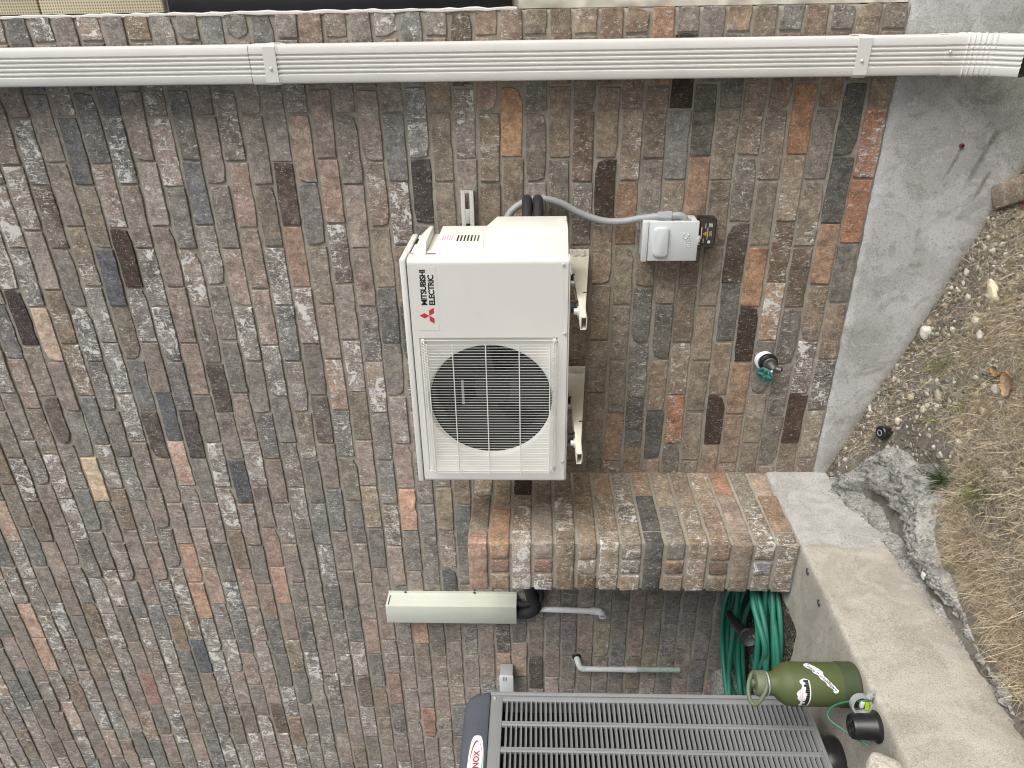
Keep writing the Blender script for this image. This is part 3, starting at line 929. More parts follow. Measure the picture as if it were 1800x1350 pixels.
# ------------------------------------------------------------------ outdoor unit
UX0, UX1, UY, UB, UZ0, UZ1 = -1.468, -.671, -.460, -.195, 1.498, 2.008
ac = thing('outdoor_unit', 'ivory mini-split outdoor unit with a wire fan grille, carried on wall brackets', 'heat pump', (-1.07, -.33, UZ0))
GX0, GX1, GZ0, GZ1 = -1.425, -.925, 1.531, 1.967
FC, FR = (-1.160, 1.749), .200
# front panel with a pressed tray and a round mouth
def front_panel():
    V, F = [], []
    n = 96
    cA = [math.atan2(z - FC[1], x - FC[0]) % (2 * PI) for x in (GX0, GX1) for z in (GZ0, GZ1)]
    TH = [2 * PI * k / n for k in range(n)]
    for q in cA: TH[min(range(n), key=lambda i: abs(TH[i] - q))] = q
    def ring(fn, y):
        i0 = len(V)
        for k in range(n):
            x, z = fn(TH[k]); V.append((x, y, z))
        return i0
    def rect(x0, x1, z0, z1, rc):
        cx, cz = FC
        def fn(t):
            dx, dz = math.cos(t), math.sin(t)
            s = min(((x1 - cx) / dx) if dx > 1e-9 else 9, ((x0 - cx) / dx) if dx < -1e-9 else 9, ((z1 - cz) / dz) if dz > 1e-9 else 9, ((z0 - cz) / dz) if dz < -1e-9 else 9)
            return cx + dx * s, cz + dz * s
        return fn
    circ = lambda R: (lambda t: (FC[0] + R * math.cos(t), FC[1] + R * math.sin(t)))
    rs = [ring(rect(GX0, GX1, GZ0, GZ1, 0), UY), ring(rect(GX0 + .003, GX1 - .003, GZ0 + .003, GZ1 - .003, 0), UY + .004), ring(rect(GX0 + .006, GX1 - .006, GZ0 + .006, GZ1 - .006, 0), UY + .0055),
          ring(circ(FR + .0115), UY + .0060), ring(circ(FR + .006), UY + .009), ring(circ(FR + .002), UY + .020), ring(circ(FR), UY + .026)]
    for a, b_ in zip(rs[:-1], rs[1:]):
        for k in range(n): F.append((a + k, a + (k + 1) % n, b_ + (k + 1) % n, b_ + k))
    bb = B().add(V, F)
    t = .0
    # plain sheet around the tray
    for (x0, x1, z0, z1) in ((UX0 + .012, GX0, UZ0 + .006, UZ1 - .022), (GX1, UX1 - .016, UZ0 + .006, UZ1 - .022), (GX0, GX1, UZ0 + .006, GZ0), (GX0, GX1, GZ1, UZ1 - .022)):
        bb.add([(x0, UY, z0), (x1, UY, z0), (x1, UY, z1), (x0, UY, z1)], [(0, 1, 2, 3)])
    # folded returns with rounded vertical corners
    for (xa, xb, sg) in ((UX0 + .012, UX0, -1), (UX1 - .016, UX1, 1)):
        w = abs(xb - xa); pts = [(xa + sg * w * math.sin(q), UY + w * (1 - math.cos(q))) for q in np.linspace(0, PI / 2, 7)] + [(xb, -.405)]
        for p, q in zip(pts[:-1], pts[1:]):
            bb.add([(p[0], p[1], UZ0 + .006), (q[0], q[1], UZ0 + .006), (q[0], q[1], UZ1 - .022), (p[0], p[1], UZ1 - .022)], [(0, 1, 2, 3)])
    return bb
fp = front_panel().build('front_panel', M_UNIT, ac)
# pressed line low on the front
B().box(-.900, -.735, UY - .0006, UY + .001, 1.5185, 1.5205).build('pressed_line', M_UNITP, fp)
B().box(-.722, -.705, UY - .0006, UY + .001, 1.5185, 1.5205).build('pressed_line', M_UNITP, fp)
# cabinet behind: sides, back, base
cb = B()
cb.box(UX0 + .001, UX0 + .005, UY + .10, UB, UZ0 + .006, UZ1 - .024); cb.box(UX1 - .006, UX1 - .002, UY + .052, UB, UZ0 + .006, UZ1 - .024)
cb.box(UX0 + .005, UX1 - .006, UB - .004, UB, UZ0 + .006, UZ1 - .024); cb.box(-.90, -.896, UY + .02, UB - .005, UZ0 + .01, UZ1 - .03)
cb.box(UX0 + .001, UX0 + .0045, UY + .054, UY + .0998, UZ0 + .006, UZ1 - .024)
cb.build('cabinet', M_UNIT, ac, bevel=.001)
B().box(UX0 + .006, UX1 - .004, UY + .004, UB - .005, UZ0, UZ0 + .0055).build('base_pan', M_UNIT, ac, bevel=.001)
lid = B().box(UX0 - .001, UX1 + .0015, UY - .0015, UB + .002, UZ1 - .020, UZ1)
lid.build('top_lid', M_UNIT, ac, bevel=.005, seg=3)
B().box(UX0 + .003, UX1 - .004, UY + .004, UB - .004, UZ1 - .0215, UZ1 - .0195).build('lid_seam', M_GAP, ac)
# inside and fan
B().box(UX0 + .02, -.902, UB - .040, UB - .006, UZ0 + .02, UZ1 - .03).build('coil', M_DARK, ac)
B().lathe([(FR, .0262), (FR + .0005, .03), (FR + .0005, .12), (FR - .004, .12), (FR - .004, .03), (FR - .0005, .0264)], (FC[0], UY, FC[1]), (0, 1, 0), 64).build('shroud', M_DARK, ac)  # deep part of the mouth coloured dark to stand for the shade inside
fan = B().lathe([(0, .0), (.045, .002), (.058, .010), (.060, .06), (0, .06)], (FC[0], UY + .085, FC[1]), (0, 1, 0), 28).build('fan', M_FAN, ac)
for q in range(3):
    V, F = [], []
    for i in range(9):
        rr = .058 + (.192 - .058) * i / 8
        for j in range(8):
            t = j / 7
            a_ = 2 * PI * q / 3 + .5 + (t - .5) * (1.25 + .25 * i / 8) + .35 * i / 8
            V.append((FC[0] + rr * math.cos(a_), UY + .088 + t * .055 * (1 - .25 * i / 8), FC[1] + rr * math.sin(a_)))
    for i in range(8):
        for j in range(7): F.append((i * 8 + j, (i + 1) * 8 + j, (i + 1) * 8 + j + 1, i * 8 + j + 1))
    mesh('blade', V, F, M_FAN, fan, True)
B().box(-1.19, -1.13, UY + .165, UY + .20, UZ0 + .01, UZ1 - .03).build('motor_support', M_FAN, ac)
B().box(-1.200, -1.110, UY + .068, UY + .072, 1.842, 1.850).build('label_strip', M_GREYP, ac)
B().cyl((FC[0], UY + .075, FC[1]), (FC[0], UY + .086, FC[1]), .009, 12).build('fan_nut', M_FAN, fan)
# wire grille
grille = B().tube([(GX0 + .010, UY - .001, GZ0 + .006), (GX1 - .009, UY - .001, GZ0 + .006), (GX1 - .009, UY - .001, GZ1 - .006), (GX0 + .010, UY - .001, GZ1 - .006)], .0014, 6, closed=True).build('fan_grille', M_WIRE, ac)
for x in (GX0 + .012, GX1 - .010):
    for z in (GZ0 + .012, GZ1 - .012):
        B().box(x - .006, x + .006, UY - .002, UY + .004, z - .005, z + .005).build('clip', M_WIRE, grille, bevel=.001)
nw = 50
wire_me = None
for i in range(nw):
    x = GX0 + .014 + (GX1 - GX0 - .026) * i / (nw - 1)
    if wire_me is None:
        o = B().tube([(x, UY + .002, GZ1 - .004), (x, UY - .010, GZ1 - .010), (x, UY - .030, GZ1 - .028), (x, UY - .030, GZ0 + .026), (x, UY - .010, GZ0 + .009), (x, UY + .002, GZ0 + .004)], .0007, 6).build('wire', M_WIRE, grille)
        wire_me, wx0 = o.data, x
    else:
        o = link('wire', wire_me, grille); o.location = (x - wx0, 0, 0)
for z in (1.939, 1.860, 1.757, 1.653, 1.557):
    B().cyl((GX0 + .012, UY - .0332, z), (GX1 - .010, UY - .0332, z), .0017, 6).build('wire', M_WIRE, grille)
for z in (GZ1 - .016, GZ0 + .014):
    B().cyl((GX0 + .012, UY - .012, z), (GX1 - .010, UY - .012, z), .0016, 6).build('wire', M_WIRE, grille)
for (x, z) in ((GX1 - .012, GZ0 + .010), (GX0 + .016, GZ0 + .010), (-.912, 1.512), (-1.385, 1.512), (-.690, 1.519)):
    B().lathe([(.0055, 0), (.0055, .001), (.004, .003), (0, .0033)], (x, UY - .0005, z), (0, -1, 0), 12).build('screw', M_STEEL, ac)
# name plate, emblem and lettering on a clear sticker
plate = B().box(-.900, -.694, UY - .0006, UY - .0001, 1.9005, 1.9720).build('name_plate', M_STICK, ac)
plate.data.materials[0] = paint('clear_sticker', (.755, .74, .70), .3, .01, 0)
def letters(body, x, z, w, h, name, mat, parent, y, bold=.012):
    V, F = text_geo(body, 1, bold, .92)
    V = fit(V, w, h)
    return mesh(name, [(x + a, y, z + b_) for a, b_ in V], F, mat, parent)
letters('MITSUBISHI', -.8155, 1.9325, .1125, .0185, 'lettering', M_INK, plate, UY - .0012, .03)
letters('ELECTRIC', -.8155, 1.9085, .0965, .0185, 'lettering', M_INK, plate, UY - .0012, .03)
emb = B()
ec = (-.8505, 1.9290)
def rhomb(ang):
    a, b_ = .0300, .0150 * 1.15
    u = Vector((math.cos(ang), math.sin(ang))); w = Vector((-u.y, u.x))
    c = Vector(ec)
    p = [c, c + u * a * .5 + w * b_ * .5, c + u * a, c + u * a * .5 - w * b_ * .5]
    emb.add([(q.x, UY - .0012, q.y) for q in p], [(0, 1, 2, 3)])
for ang in (90, 210, 330): rhomb(rad(ang))
emb.build('emblem', M_RED, plate)
# service cover on the right side
sv = B()
def hull(rings_):
    n = len(rings_[0]); V = [p for r_ in rings_ for p in r_]
    F = [(i * n + k, i * n + (k + 1) % n, (i + 1) * n + (k + 1) % n, (i + 1) * n + k) for i in range(len(rings_) - 1) for k in range(n)]
    return V, F + [tuple(range(n))[::-1], tuple(range((len(rings_) - 1) * n, len(rings_) * n))]
def sec(z, xo, yr, yb, base=-.418, xi=-.675): return [(xi, base, z), (xo - .004, yr - .004, z), (xo, yr + .008, z), (xo, yb, z), (xi, yb + .02, z)]
sv.add(*hull([sec(1.503, -.611, -.345, -.205), sec(1.725, -.611, -.345, -.205), sec(1.760, -.641, -.380, -.205)]))
sv.add(*hull([sec(1.7602, -.641, -.382, -.205), sec(1.904, -.641, -.382, -.205)]))
sv.add(*hull([sec(1.9042, -.667, -.405, -.205), sec(1.934, -.667, -.405, -.205)]))
sv.add(*hull([sec(1.9342, -.641, -.382, -.205), sec(1.946, -.641, -.380, -.205), sec(1.975, -.668, -.410, -.205)]))
svo = sv.build('service_cover', M_UNITP, ac, bevel=.004, seg=3)
B().box(UX1 - .004, UX1 + .0025, -.4105, -.4085, UZ0 + .02, UZ1 - .03).build('cover_seam', M_GAP, svo)
B().box(-.6418, -.6405, -.37, -.30, 1.853, 1.897).build('warning_sticker', M_STICK, svo)
for i in range(5):
    B().box(-.6408, -.6400, -.365, -.32, 1.858 + i * .007, 1.8605 + i * .007).build('print_line', M_PINK, svo)
for i in range(7):
    B().box(-.6425, -.6402, -.375, -.315, 1.776 + i * .0105, 1.7805 + i * .0105).build('vent_slot', M_DARK if i > 1 else M_GAP, svo)
B().box(-.614, -.605, -.27, -.25, 1.506, 1.532).build('latch', M_UNITP, svo, bevel=.001)
B().box(UX1 - .001, UX1 + .0012, -.30, -.25, 1.977, 1.984).build('type_sticker', M_INK, ac)
for (y, z) in ((-.33, 1.996), (-.40, 1.994)):
    B().lathe([(.004, 0), (.003, .002), (0, .0022)], (UX1 + .001, y, z), (1, 0, 0), 10).build('screw', M_STEEL, ac)

# ------------------------------------------------------------------ wall bracket
br = thing('wall_bracket', 'cream metal wall bracket with slotted rail and two arms under the ivory unit', 'bracket', (-1.05, 0, 1.42))
RZ = 1.838
rl = B()
slots = [-.605 - i * .105 for i in range(9)]
def slot_plate(x0, x1, z0, z1, y0, y1):
    """a flat bar with long holes: pieces round each hole"""
    xs_ = [x1]
    for c in slots:
        rl.box(c + .027, xs_[-1], y0, y1, RZ - .0075, RZ + .0075)
        xs_.append(c - .027)
    rl.box(x0, xs_[-1], y0, y1, RZ - .0075, RZ + .0075)
    rl.box(x0, x1, y0, y1, RZ + .0077, z1); rl.box(x0, x1, y0, y1, z0, RZ - .0077)
slot_plate(-1.52, -.568, RZ - .022, RZ + .022, -.024, -.021)
rl.box(-1.52, -.568, -.0209, -.001, RZ + .0195, RZ + .022); rl.box(-1.52, -.568, -.0209, -.001, RZ - .022, RZ - .0195)
rl.build('rail', M_GALV, br, bevel=.001)
for ax in (-.800, -1.262):
    a_ = B()
    # right-hand web: deep at the wall, shallow at the tip; the tip is an open channel
    web = [(-.031, 1.414), (-.031, 1.482), (-.075, 1.480), (-.510, 1.4735), (-.600, 1.4735), (-.600, 1.4575), (-.520, 1.4545), (-.20, 1.428)]
    a_.prism(web, 'x', ax - .003, ax)
    a_.prism(web, 'x', ax - .040, ax - .037)
    a_.box(ax - .0369, ax - .0031, -.600, -.032, 1.4705, 1.4735)
    a_.box(ax - .0369, ax - .0031, -.600, -.525, 1.4545, 1.4565)
    a_.box(ax - .040, ax + .024, -.030, -.024, 1.413, 1.86)
    a_.box(ax - .040, ax + .0, -.0309, -.0301, 1.414, 1.482)
    arm = a_.build('arm', M_CREAMM, br, bevel=.0012)
    arm.location = (0, 0, 0)
    B().cyl((ax - .0015, -.40, 1.450), (ax + .0006, -.40, 1.450), .006, 12).build('punched_hole', M_GAP, arm)
    for z in (1.462, 1.437):
        B().lathe([(.013, 0), (.013, .002), (.0095, .0022), (.0085, .009), (.0, .0095)], (ax + .012, -.0302, z), (0, -1, 0), 14).build('bolt', M_STEEL, arm)
    for y in (-.475, -.23):
        f_ = B().lathe([(.022, 0), (.022, .007), (.017, .009), (.018, .0235), (0, .0235)], (ax - .020, y, 1.4737), (0, 0, 1), 18).build('rubber_foot', M_BLACK, br)
        B().lathe([(.016, 0), (.016, .004), (.010, .0045), (.010, .014), (0, .014)], (ax - .020, y - .031, 1.4737), (0, 0, 1), 12).build('nut', M_STEEL, f_)

# ------------------------------------------------------------------ conduit, refrigerant lines, disconnect box
cd = thing('electrical_conduit', 'grey flexible conduit curving from the unit down to the disconnect box', 'conduit', (-.65, -.03, 1.3))
cpts = spline([(-.72, -.10, 1.71), (-.665, -.085, 1.705), (-.625, -.07, 1.68), (-.600, -.05, 1.63), (-.597, -.035, 1.575), (-.612, -.030, 1.518), (-.645, -.030, 1.455), (-.672, -.032, 1.38), (-.676, -.038, 1.31), (-.662, -.050, 1.24), (-.652, -.062, 1.175)], 16)
rs_ = [.0122 + (.0009 if i % 2 else -.0004) for i in range(len(cpts))]
B().tube(cpts, rs_, 14).build('hose', M_CONDUIT, cd)
e0 = Vector(cpts[-1]); 
B().lathe([(.0165, 0), (.0165, .026), (.0185, .027), (.0185, .046), (.014, .048), (.014, 0)], e0 + Vector((0, 0, .012)), (.02, -.12, -1), 8).build('fitting_nut', M_CONDUIT, cd)
B().tube(spline([e0 + Vector((.001, -.005, -.03)), (-.648, -.070, 1.118), (-.655, -.071, 1.100), (-.672, -.071, 1.092)], 6), .0125, 14).build('fitting_elbow', M_CONDUIT, cd)
B().cyl((-.6640, -.071, 1.092), (-.6600, -.071, 1.092), .018, 18).build('lock_ring', M_CONDUIT, cd)
for dz, dl in ((.018, 'upper'), (-.018, 'lower')):
    p = B().tube(spline([(-.70, -.225, 1.61 + dz), (-.64, -.20, 1.612 + dz), (-.597, -.135, 1.612 + dz), (-.593, -.085, 1.613 + dz), (-.60, -.035, 1.614 + dz), (-.64, .004, 1.616 + dz)], 10), .0175, 16).build('refrigerant_line', M_FOAM)
    tag(p, dl + ' of two black foam wrapped refrigerant lines bending into the brick wall', 'pipe', 'foam wrapped refrigerant lines')

bx = thing('disconnect_box', 'pale grey metal electrical disconnect box on the brick wall', 'electrical box', (-.73, -.04, 1.05))
B().box(-.797, -.664, -.078, -.002, 1.052, 1.236).build('body', M_BOX, bx, bevel=.003)
cv = B().box(-.799, -.662, -.097, -.0785, 1.050, 1.2190).build('lid', M_BOX, bx, bevel=.003, seg=2)
B().box(-.800, -.661, -.100, -.0785, 1.2205, 1.2400).build('hinge_rail', M_BOX, bx, bevel=.002)
pd = B()
def rrect(w, h, r_, n=6):
    out = []
    for (cx, cz, a0) in ((w / 2 - r_, h / 2 - r_, 0), (-w / 2 + r_, h / 2 - r_, 90), (-w / 2 + r_, -h / 2 + r_, 180), (w / 2 - r_, -h / 2 + r_, 270)):
        for i in range(n + 1):
            t = rad(a0 + 90 * i / n); out.append((cx + r_ * math.cos(t), cz + r_ * math.sin(t)))
    return out
pc = (-.7305, 1.176)
rg = [[(pc[0] + x, y, pc[1] + z) for x, z in rrect(w, h, r_)] for (w, h, r_, y) in ((.104, .052, .014, -.0972), (.102, .050, .014, -.104), (.098, .046, .013, -.1085), (.088, .036, .010, -.1105))]
n_ = len(rg[0])
pd.add([p for r_ in rg for p in r_], [(i * n_ + k, i * n_ + (k + 1) % n_, (i + 1) * n_ + (k + 1) % n_, (i + 1) * n_ + k) for i in range(3) for k in range(n_)] + [tuple(range(3 * n_, 4 * n_))])
pd.build('raised_panel', M_BOX, cv)
ls = B().tube(spline([(-.700, -.0978, 1.098), (-.712, -.0978, 1.103), (-.722, -.0978, 1.094), (-.712, -.0978, 1.086), (-.702, -.0978, 1.080)], 5), .0013, 6)
ls.tube([(x - .728, -.0978, z + 1.083) for x, z in rrect(.044, .014, .006, 4)], .0009, 5, closed=True)
for i in range(6): ls.tube([(-.711 - i * .006, -.0978, 1.0785), (-.711 - i * .006, -.0978, 1.0875)], .0008, 5)
ls.build('embossed_mark', M_BOX, cv)
hp = B().box(-.742, -.712, -.100, -.070, 1.0435, 1.0515)
hp.build('hasp', M_STEEL, bx, bevel=.002)
B().cyl((-.735, -.1015, 1.047), (-.735, -.0995, 1.047), .0028, 10).build('rivet', M_DARK, bx)

sp = thing('surge_protector', 'small black surge protector box fixed under the disconnect box', 'surge protector', (-.705, -.03, .985))
SPX0, SPX1, SZ0, SZ1 = -.756, -.664, .984, 1.0425
B().box(SPX0, SPX1, -.062, -.003, SZ0, SZ1).build('case', M_BLACK, sp, bevel=.004, seg=3)
lb = B().box(SPX0 + .004, SPX1 - .004, -.0630, -.0621, SZ0 + .004, SZ1 - .004).build('face_label', M_LABEL, sp)
yq = -.0634
def bar(x0, x1, z0, z1, mat, name='print_line'):
    mesh(name, [(x0, yq, z0), (x1, yq, z0), (x1, yq, z1), (x0, yq, z1)], [(0, 1, 2, 3)], mat, lb)
bar(-.733, -.690, 1.0325, 1.0355, M_STICK)
for (x0, x1, z_) in ((-.745, -.730, 1.0245), (-.694, -.678, 1.0205)):
    bar(x0, x1, z_, z_ + .0018, M_STICK)
bar(-.733, -.690, 1.0125, 1.0140, M_STICK)
mesh('warning_triangle', [(-.7215, yq, 1.0165), (-.7055, yq, 1.0165), (-.7135, yq, 1.0300)], [(0, 1, 2)], M_YEL, lb)
mesh('bolt_mark', [(-.7145, yq - .0003, 1.0255), (-.7115, yq - .0003, 1.0225), (-.7150, yq - .0003, 1.0185)], [(0, 1, 2)], M_INK, lb)
for (x0, x1, z0, z1) in ((-.7215, -.7050, 1.0060, 1.0068), (-.7215, -.7050, .9985, .9993), (-.7215, -.7208, .9993, 1.0060), (-.7057, -.7050, .9993, 1.0060)): bar(x0, x1, z0, z1, M_STICK, 'outline')
bar(-.718, -.7085, 1.0010, 1.0036, M_GREYP)
mesh('crest', [(-.742 + .0075 * math.cos(t) * (1 if i % 2 else .55), yq, 1.006 + .0062 * math.sin(t) * (1 if i % 2 else .55)) for i, t in enumerate(np.linspace(0, 2 * PI, 17)[:-1])], [tuple(range(16))], M_STICK, lb)
for i in range(4): bar(-.690, -.676 - .002 * (i % 2), 1.0085 - i * .0034, 1.0100 - i * .0034, M_STICK)

# ------------------------------------------------------------------ hose bib
sg = thing('water_spigot', 'outdoor tap with teal round handle and black collar in the brick wall', 'tap', (-1.215, -.03, .73))
sc = Vector((-1.222, 0, .733))
ax_ = Vector((.0, -1, 0))
B().lathe([(.036, -.004), (.036, .022), (.0335, .026), (.0, .026)], sc, ax_, 32).build('white_sleeve', M_WHITEP, sg)
B().lathe([(.030, .0262), (.0355, .030), (.0355, .044), (.031, .048), (.026, .049), (.026, .0262)], sc + Vector((.004, 0, -.006)), ax_, 32).build('black_collar', M_BLACK, sg)
B().lathe([(.0265, .03), (.0265, .052), (.024, .054), (0, .054)], sc + Vector((.003, 0, -.010)), ax_, 28).build('flange', M_BRASS, sg)
tp = B()
tp.tube([sc + Vector((.002, -.05, -.012)), sc + Vector((-.002, -.066, -.016)), sc + Vector((-.006, -.082, -.018))], [.016, .015, .010], 14)
tp.tube([sc + Vector((-.004, -.070, -.018)), sc + Vector((-.004, -.080, -.034)), sc + Vector((-.005, -.085, -.042))], [.010, .011, .0125], 14)
tp.build('valve_body', M_BRASS, sg)
B().cyl(sc + Vector((-.0051, -.0853, -.0425)), sc + Vector((-.0052, -.0857, -.0429)), .0085, 14).build('outlet', M_DARK, sg)
hc = sc + Vector((-.021, -.090, .016)); ha = Vector((-.30, -.62, .62)).normalized()
B().tube([sc + Vector((-.008, -.085, -.010)), hc], .0055, 10).build('stem', M_STEEL, sg)
hw = B()
u_ = ha.orthogonal().normalized(); w_ = ha.cross(u_)
hw.tube([hc + (u_ * math.cos(t) + w_ * math.sin(t)) * (.0290 + .0016 * math.cos(8 * t)) for t in np.linspace(0, 2 * PI, 49)[:-1]], .0048, 8, closed=True)
for q in range(4):
    t = q * PI / 2 + .4; d_ = u_ * math.cos(t) + w_ * math.sin(t)
    hw.tube([hc + d_ * .004, hc + d_ * .0280], .0085, 8)
hw.lathe([(.0, .006), (.007, .005), (.009, 0), (.007, -.005), (0, -.006)], hc, ha, 14)
hw.build('handwheel', M_HANDLE, sg)
B().lathe([(.003, .006), (.003, .008), (0, .0085)], hc, ha, 8).build('screw', M_STEEL, sg)

# ------------------------------------------------------------------ line-set cover and pipes left of the pier
ls = thing('line_set_cover', 'pale green-grey sheet metal line cover standing upright on the wall', 'pipe cover', (-2.46, -.04, 1.69))
B().prism([(-2.517, -.002), (-2.517, -.088), (-2.416, -.088), (-2.416, -.004), (-2.404, -.004), (-2.404, -.002), (-2.418, -.002), (-2.418, -.086), (-2.515, -.086), (-2.515, -.002)], 'z', 1.690, 2.284).build('cover', M_LSET, ls, bevel=.0008)
B().prism([(-2.5145, -.003), (-2.5145, -.0855), (-2.4185, -.0855), (-2.4185, -.003)], 'z', 2.262, 2.268).build('top_cap', M_LSET, ls)
B().box(-2.4165, -2.4155, -.080, -.020, 2.270, 2.2745).build('slot', M_DARK, ls)
for z in (2.205, 1.885):
    B().lathe([(.0055, 0), (.0055, .0012), (.003, .004), (0, .0043)], (-2.4095, -.0045, z), (0, -1, 0), 10).build('screw', M_BLACK, ls)
for q, (dx, rr, dl) in enumerate(((-.028, .029, 'thicker'), (.020, .013, 'thinner'))):
    o = B().tube(spline([(-2.455 + dx, -.046, 1.80), (-2.455 + dx, -.050, 1.68), (-2.450 + dx, -.052, 1.635), (-2.415 + dx * .9, -.050, 1.590 - dx * .5), (-2.35, -.044, 1.600 - dx), (-2.26, -.038, 1.604 - dx), (-2.15, -.034, 1.606 - dx)], 8), rr, 16).build('insulated_pipe', M_FOAM)
    tag(o, dl + ' black insulated pipe curving out of the line cover behind the pier', 'pipe', 'insulated pipes under the line cover')
pv = thing('drain_pipe', 'thin white plastic drain pipe below the line cover ending in an elbow', 'pipe', (-2.47, -.04, 1.3))
B().cyl((-2.466, -.046, 1.585), (-2.476, -.046, 1.325), .0130, 14).build('pipe', M_WHITEP, pv)
B().cyl((-2.474, -.046, 1.352), (-2.4755, -.046, 1.318), .0165, 14).build('socket', M_WHITEP, pv)
B().tube(spline([(-2.4752, -.046, 1.330), (-2.476, -.048, 1.312), (-2.476, -.060, 1.302), (-2.478, -.078, 1.300)], 5), .0165, 14, caps=True).build('elbow', M_WHITEP, pv)
B().cyl((-2.478, -.0782, 1.300), (-2.4781, -.0786, 1.300), .0125, 14).build('mouth', M_GREYP, pv)
B().lathe([(.014, 0), (.014, .006), (.010, .007), (0, .007)], (-2.4655, -.046, 1.580), (0, 0, 1), 12).build('clamp', M_STEEL, pv)
cu = thing('copper_pipe', 'weathered white and green painted copper pipe hanging from the wall', 'pipe', (-2.84, -.04, .92))
B().tube(spline([(-2.815, .01, 1.405), (-2.822, -.025, 1.400), (-2.840, -.045, 1.388), (-2.848, -.048, 1.368)], 6), .0145, 14).build('elbow', M_COPPER, cu)
B().tube([(-2.848, -.048, 1.375), (-2.845, -.050, 1.16)], .0128, 14).build('pipe', M_COPPER, cu)
B().tube([(-2.845, -.050, 1.17), (-2.8445, -.050, 1.12)], .0145, 14).build('coupling', M_COPPER, cu)
B().tube([(-2.8445, -.050, 1.13), (-2.838, -.054, .915)], .0128, 14).build('pipe', M_VERDI, cu)
B().lathe([(.023, .004), (.018, .010), (.012, .012)], (-2.815, .0, 1.405), (0, -1, 0), 9).build('sealant', M_BLACK, cu)
eb = thing('junction_box', 'small grey weathered junction box on the wall behind the condenser', 'electrical box', (-2.92, -.04, 1.71))
B().box(-2.985, -2.868, -.075, -.002, 1.712, 1.776).build('body', M_CONDUIT, eb, bevel=.006, seg=3)
bl = B().box(-2.985, -2.866, -.081, -.0755, 1.710, 1.778).build('lid', M_BOX, eb, bevel=.004, seg=3)
for i in range(3): B().box(-2.90, -2.874, -.0818, -.0811, 1.757 - i * .007, 1.7595 - i * .007).build('print_line', M_INK, bl)

# ------------------------------------------------------------------ condenser
LX, LY0, LY1, LZ0, LZ1 = -2.04, -.858, -1.758, .715, 1.751
ln = thing('condenser', 'big grey louvred air conditioner condenser with dark cap on the slab', 'air conditioner', (-2.45, -1.3, ZS))
DEP = .86
nl, lp = 62, .0158
LZT = 1.7085
cols = []
y = LY0 - .035
while y - .0745 > LY1 + .02:
    cols.append((y, y - .0745)); y -= .0918
pn = B()
pn.box(LX - .012, LX, LY1, LY0, LZT + .002, LZ1); pn.box(LX - .012, LX, LY1, LY0, LZ0, LZT - nl * lp - .002)
edges = [LY0 - .016] + [e for c_ in cols for e in c_] + [LY1]
for i in range(0, len(edges), 2):
    pn.box(LX - .012, LX, edges[i + 1], edges[i], LZT - nl * lp - .0018, LZT + .0018)
pno = pn.build('louvre_panel', M_LENGREY, ln, bevel=.0015)
rb = B()
for i, (a_, b_) in enumerate(cols[:-1]):
    rb.box(LX + .0002, LX + .0022, b_ - .0095, b_ - .0075, LZT - nl * lp, LZT)
rb.build('crease', M_LENGREY, pno)
cp_ = B().prism([(LX - .03, LY0 - .0), (LX + .002, LY0), (LX + .004, LY0 - .003), (LX + .004, LY0 - .0145), (LX + .0005, LY0 - .0150), (LX - .03, LY0 - .015)], 'z', LZ0 - .002, LZ1)
cp_.build('corner_post', M_LENGREY, ln, bevel=.001)
B().box(LX - DEP, LX - .06, LY1 + .02, LY0 - .03, LZ0, LZ1).build('coil_core', M_DARK, ln)
B().box(LX - DEP, LX - .0305, LY0 - .012, LY0, LZ0, LZ1).build('rear_panel', M_LENGREY, ln, bevel=.002)
B().box(LX - DEP, LX - .013, LY1 - .001, LY1 + .012, LZ0, LZ1).build('side_panel', M_LENGREY, ln, bevel=.002)
slat = [(-.0125, -.0084), (-.0090, -.0101), (-.0030, -.0124), (.0024, -.0148), (.0030, -.0157), (.0014, -.0162), (-.0046, -.0136), (-.0120, -.0088)]
slv = [(LX + a, LZT + b) for a, b in slat]
def slat_geo(bb, ya, yb, dz):
    n = len(slv)
    V = [(x, ya, z + dz) for x, z in slv] + [(x, yb, z + dz) for x, z in slv]
    F = [(i, (i + 1) % n, n + (i + 1) % n, n + i) for i in range(n)] + [tuple(range(n))[::-1], tuple(range(n, 2 * n))]
    bb.add(V, F)
rest = B()
louv = None
for ci, (ya, yb) in enumerate(cols):
    for r_ in range(nl):
        if ci < 4:
            if louv is None:
                b_ = B(); slat_geo(b_, ya - .0006, yb + .0006, 0)
                o = b_.build('louvre', M_LENGREY, ln); louv, ly0 = o.data, ya
            else:
                o = link('louvre', louv, ln); o.location = (0, ya - ly0, -r_ * lp)
        else: slat_geo(rest, ya - .0006, yb + .0006, -r_ * lp)
tag(rest.build('louvres', M_LENGREY, ln), kind='stuff')
cap = B()
capsec = lambda z, g, r_: [(LX - DEP / 2 + x, (LY0 + LY1) / 2 + y_, z) for x, y_ in rrect(DEP + .012 + g, (LY0 - LY1) + .012 + g, r_, 6)]
rg = [capsec(LZ1 + .0015, 0, .03), capsec(LZ1 + .010, .006, .035), capsec(LZ1 + .045, .0, .04), capsec(LZ1 + .070, -.012, .05), capsec(LZ1 + .082, -.034, .06), capsec(LZ1 + .086, -.08, .08)]
n_ = len(rg[0])
cap.add([p for q in rg for p in q], [(i * n_ + k, i * n_ + (k + 1) % n_, (i + 1) * n_ + (k + 1) % n_, (i + 1) * n_ + k) for i in range(5) for k in range(n_)] + [tuple(range(5 * n_, 6 * n_)), tuple(range(n_))[::-1]])
capo = cap.build('cap', M_LENCAP, ln)
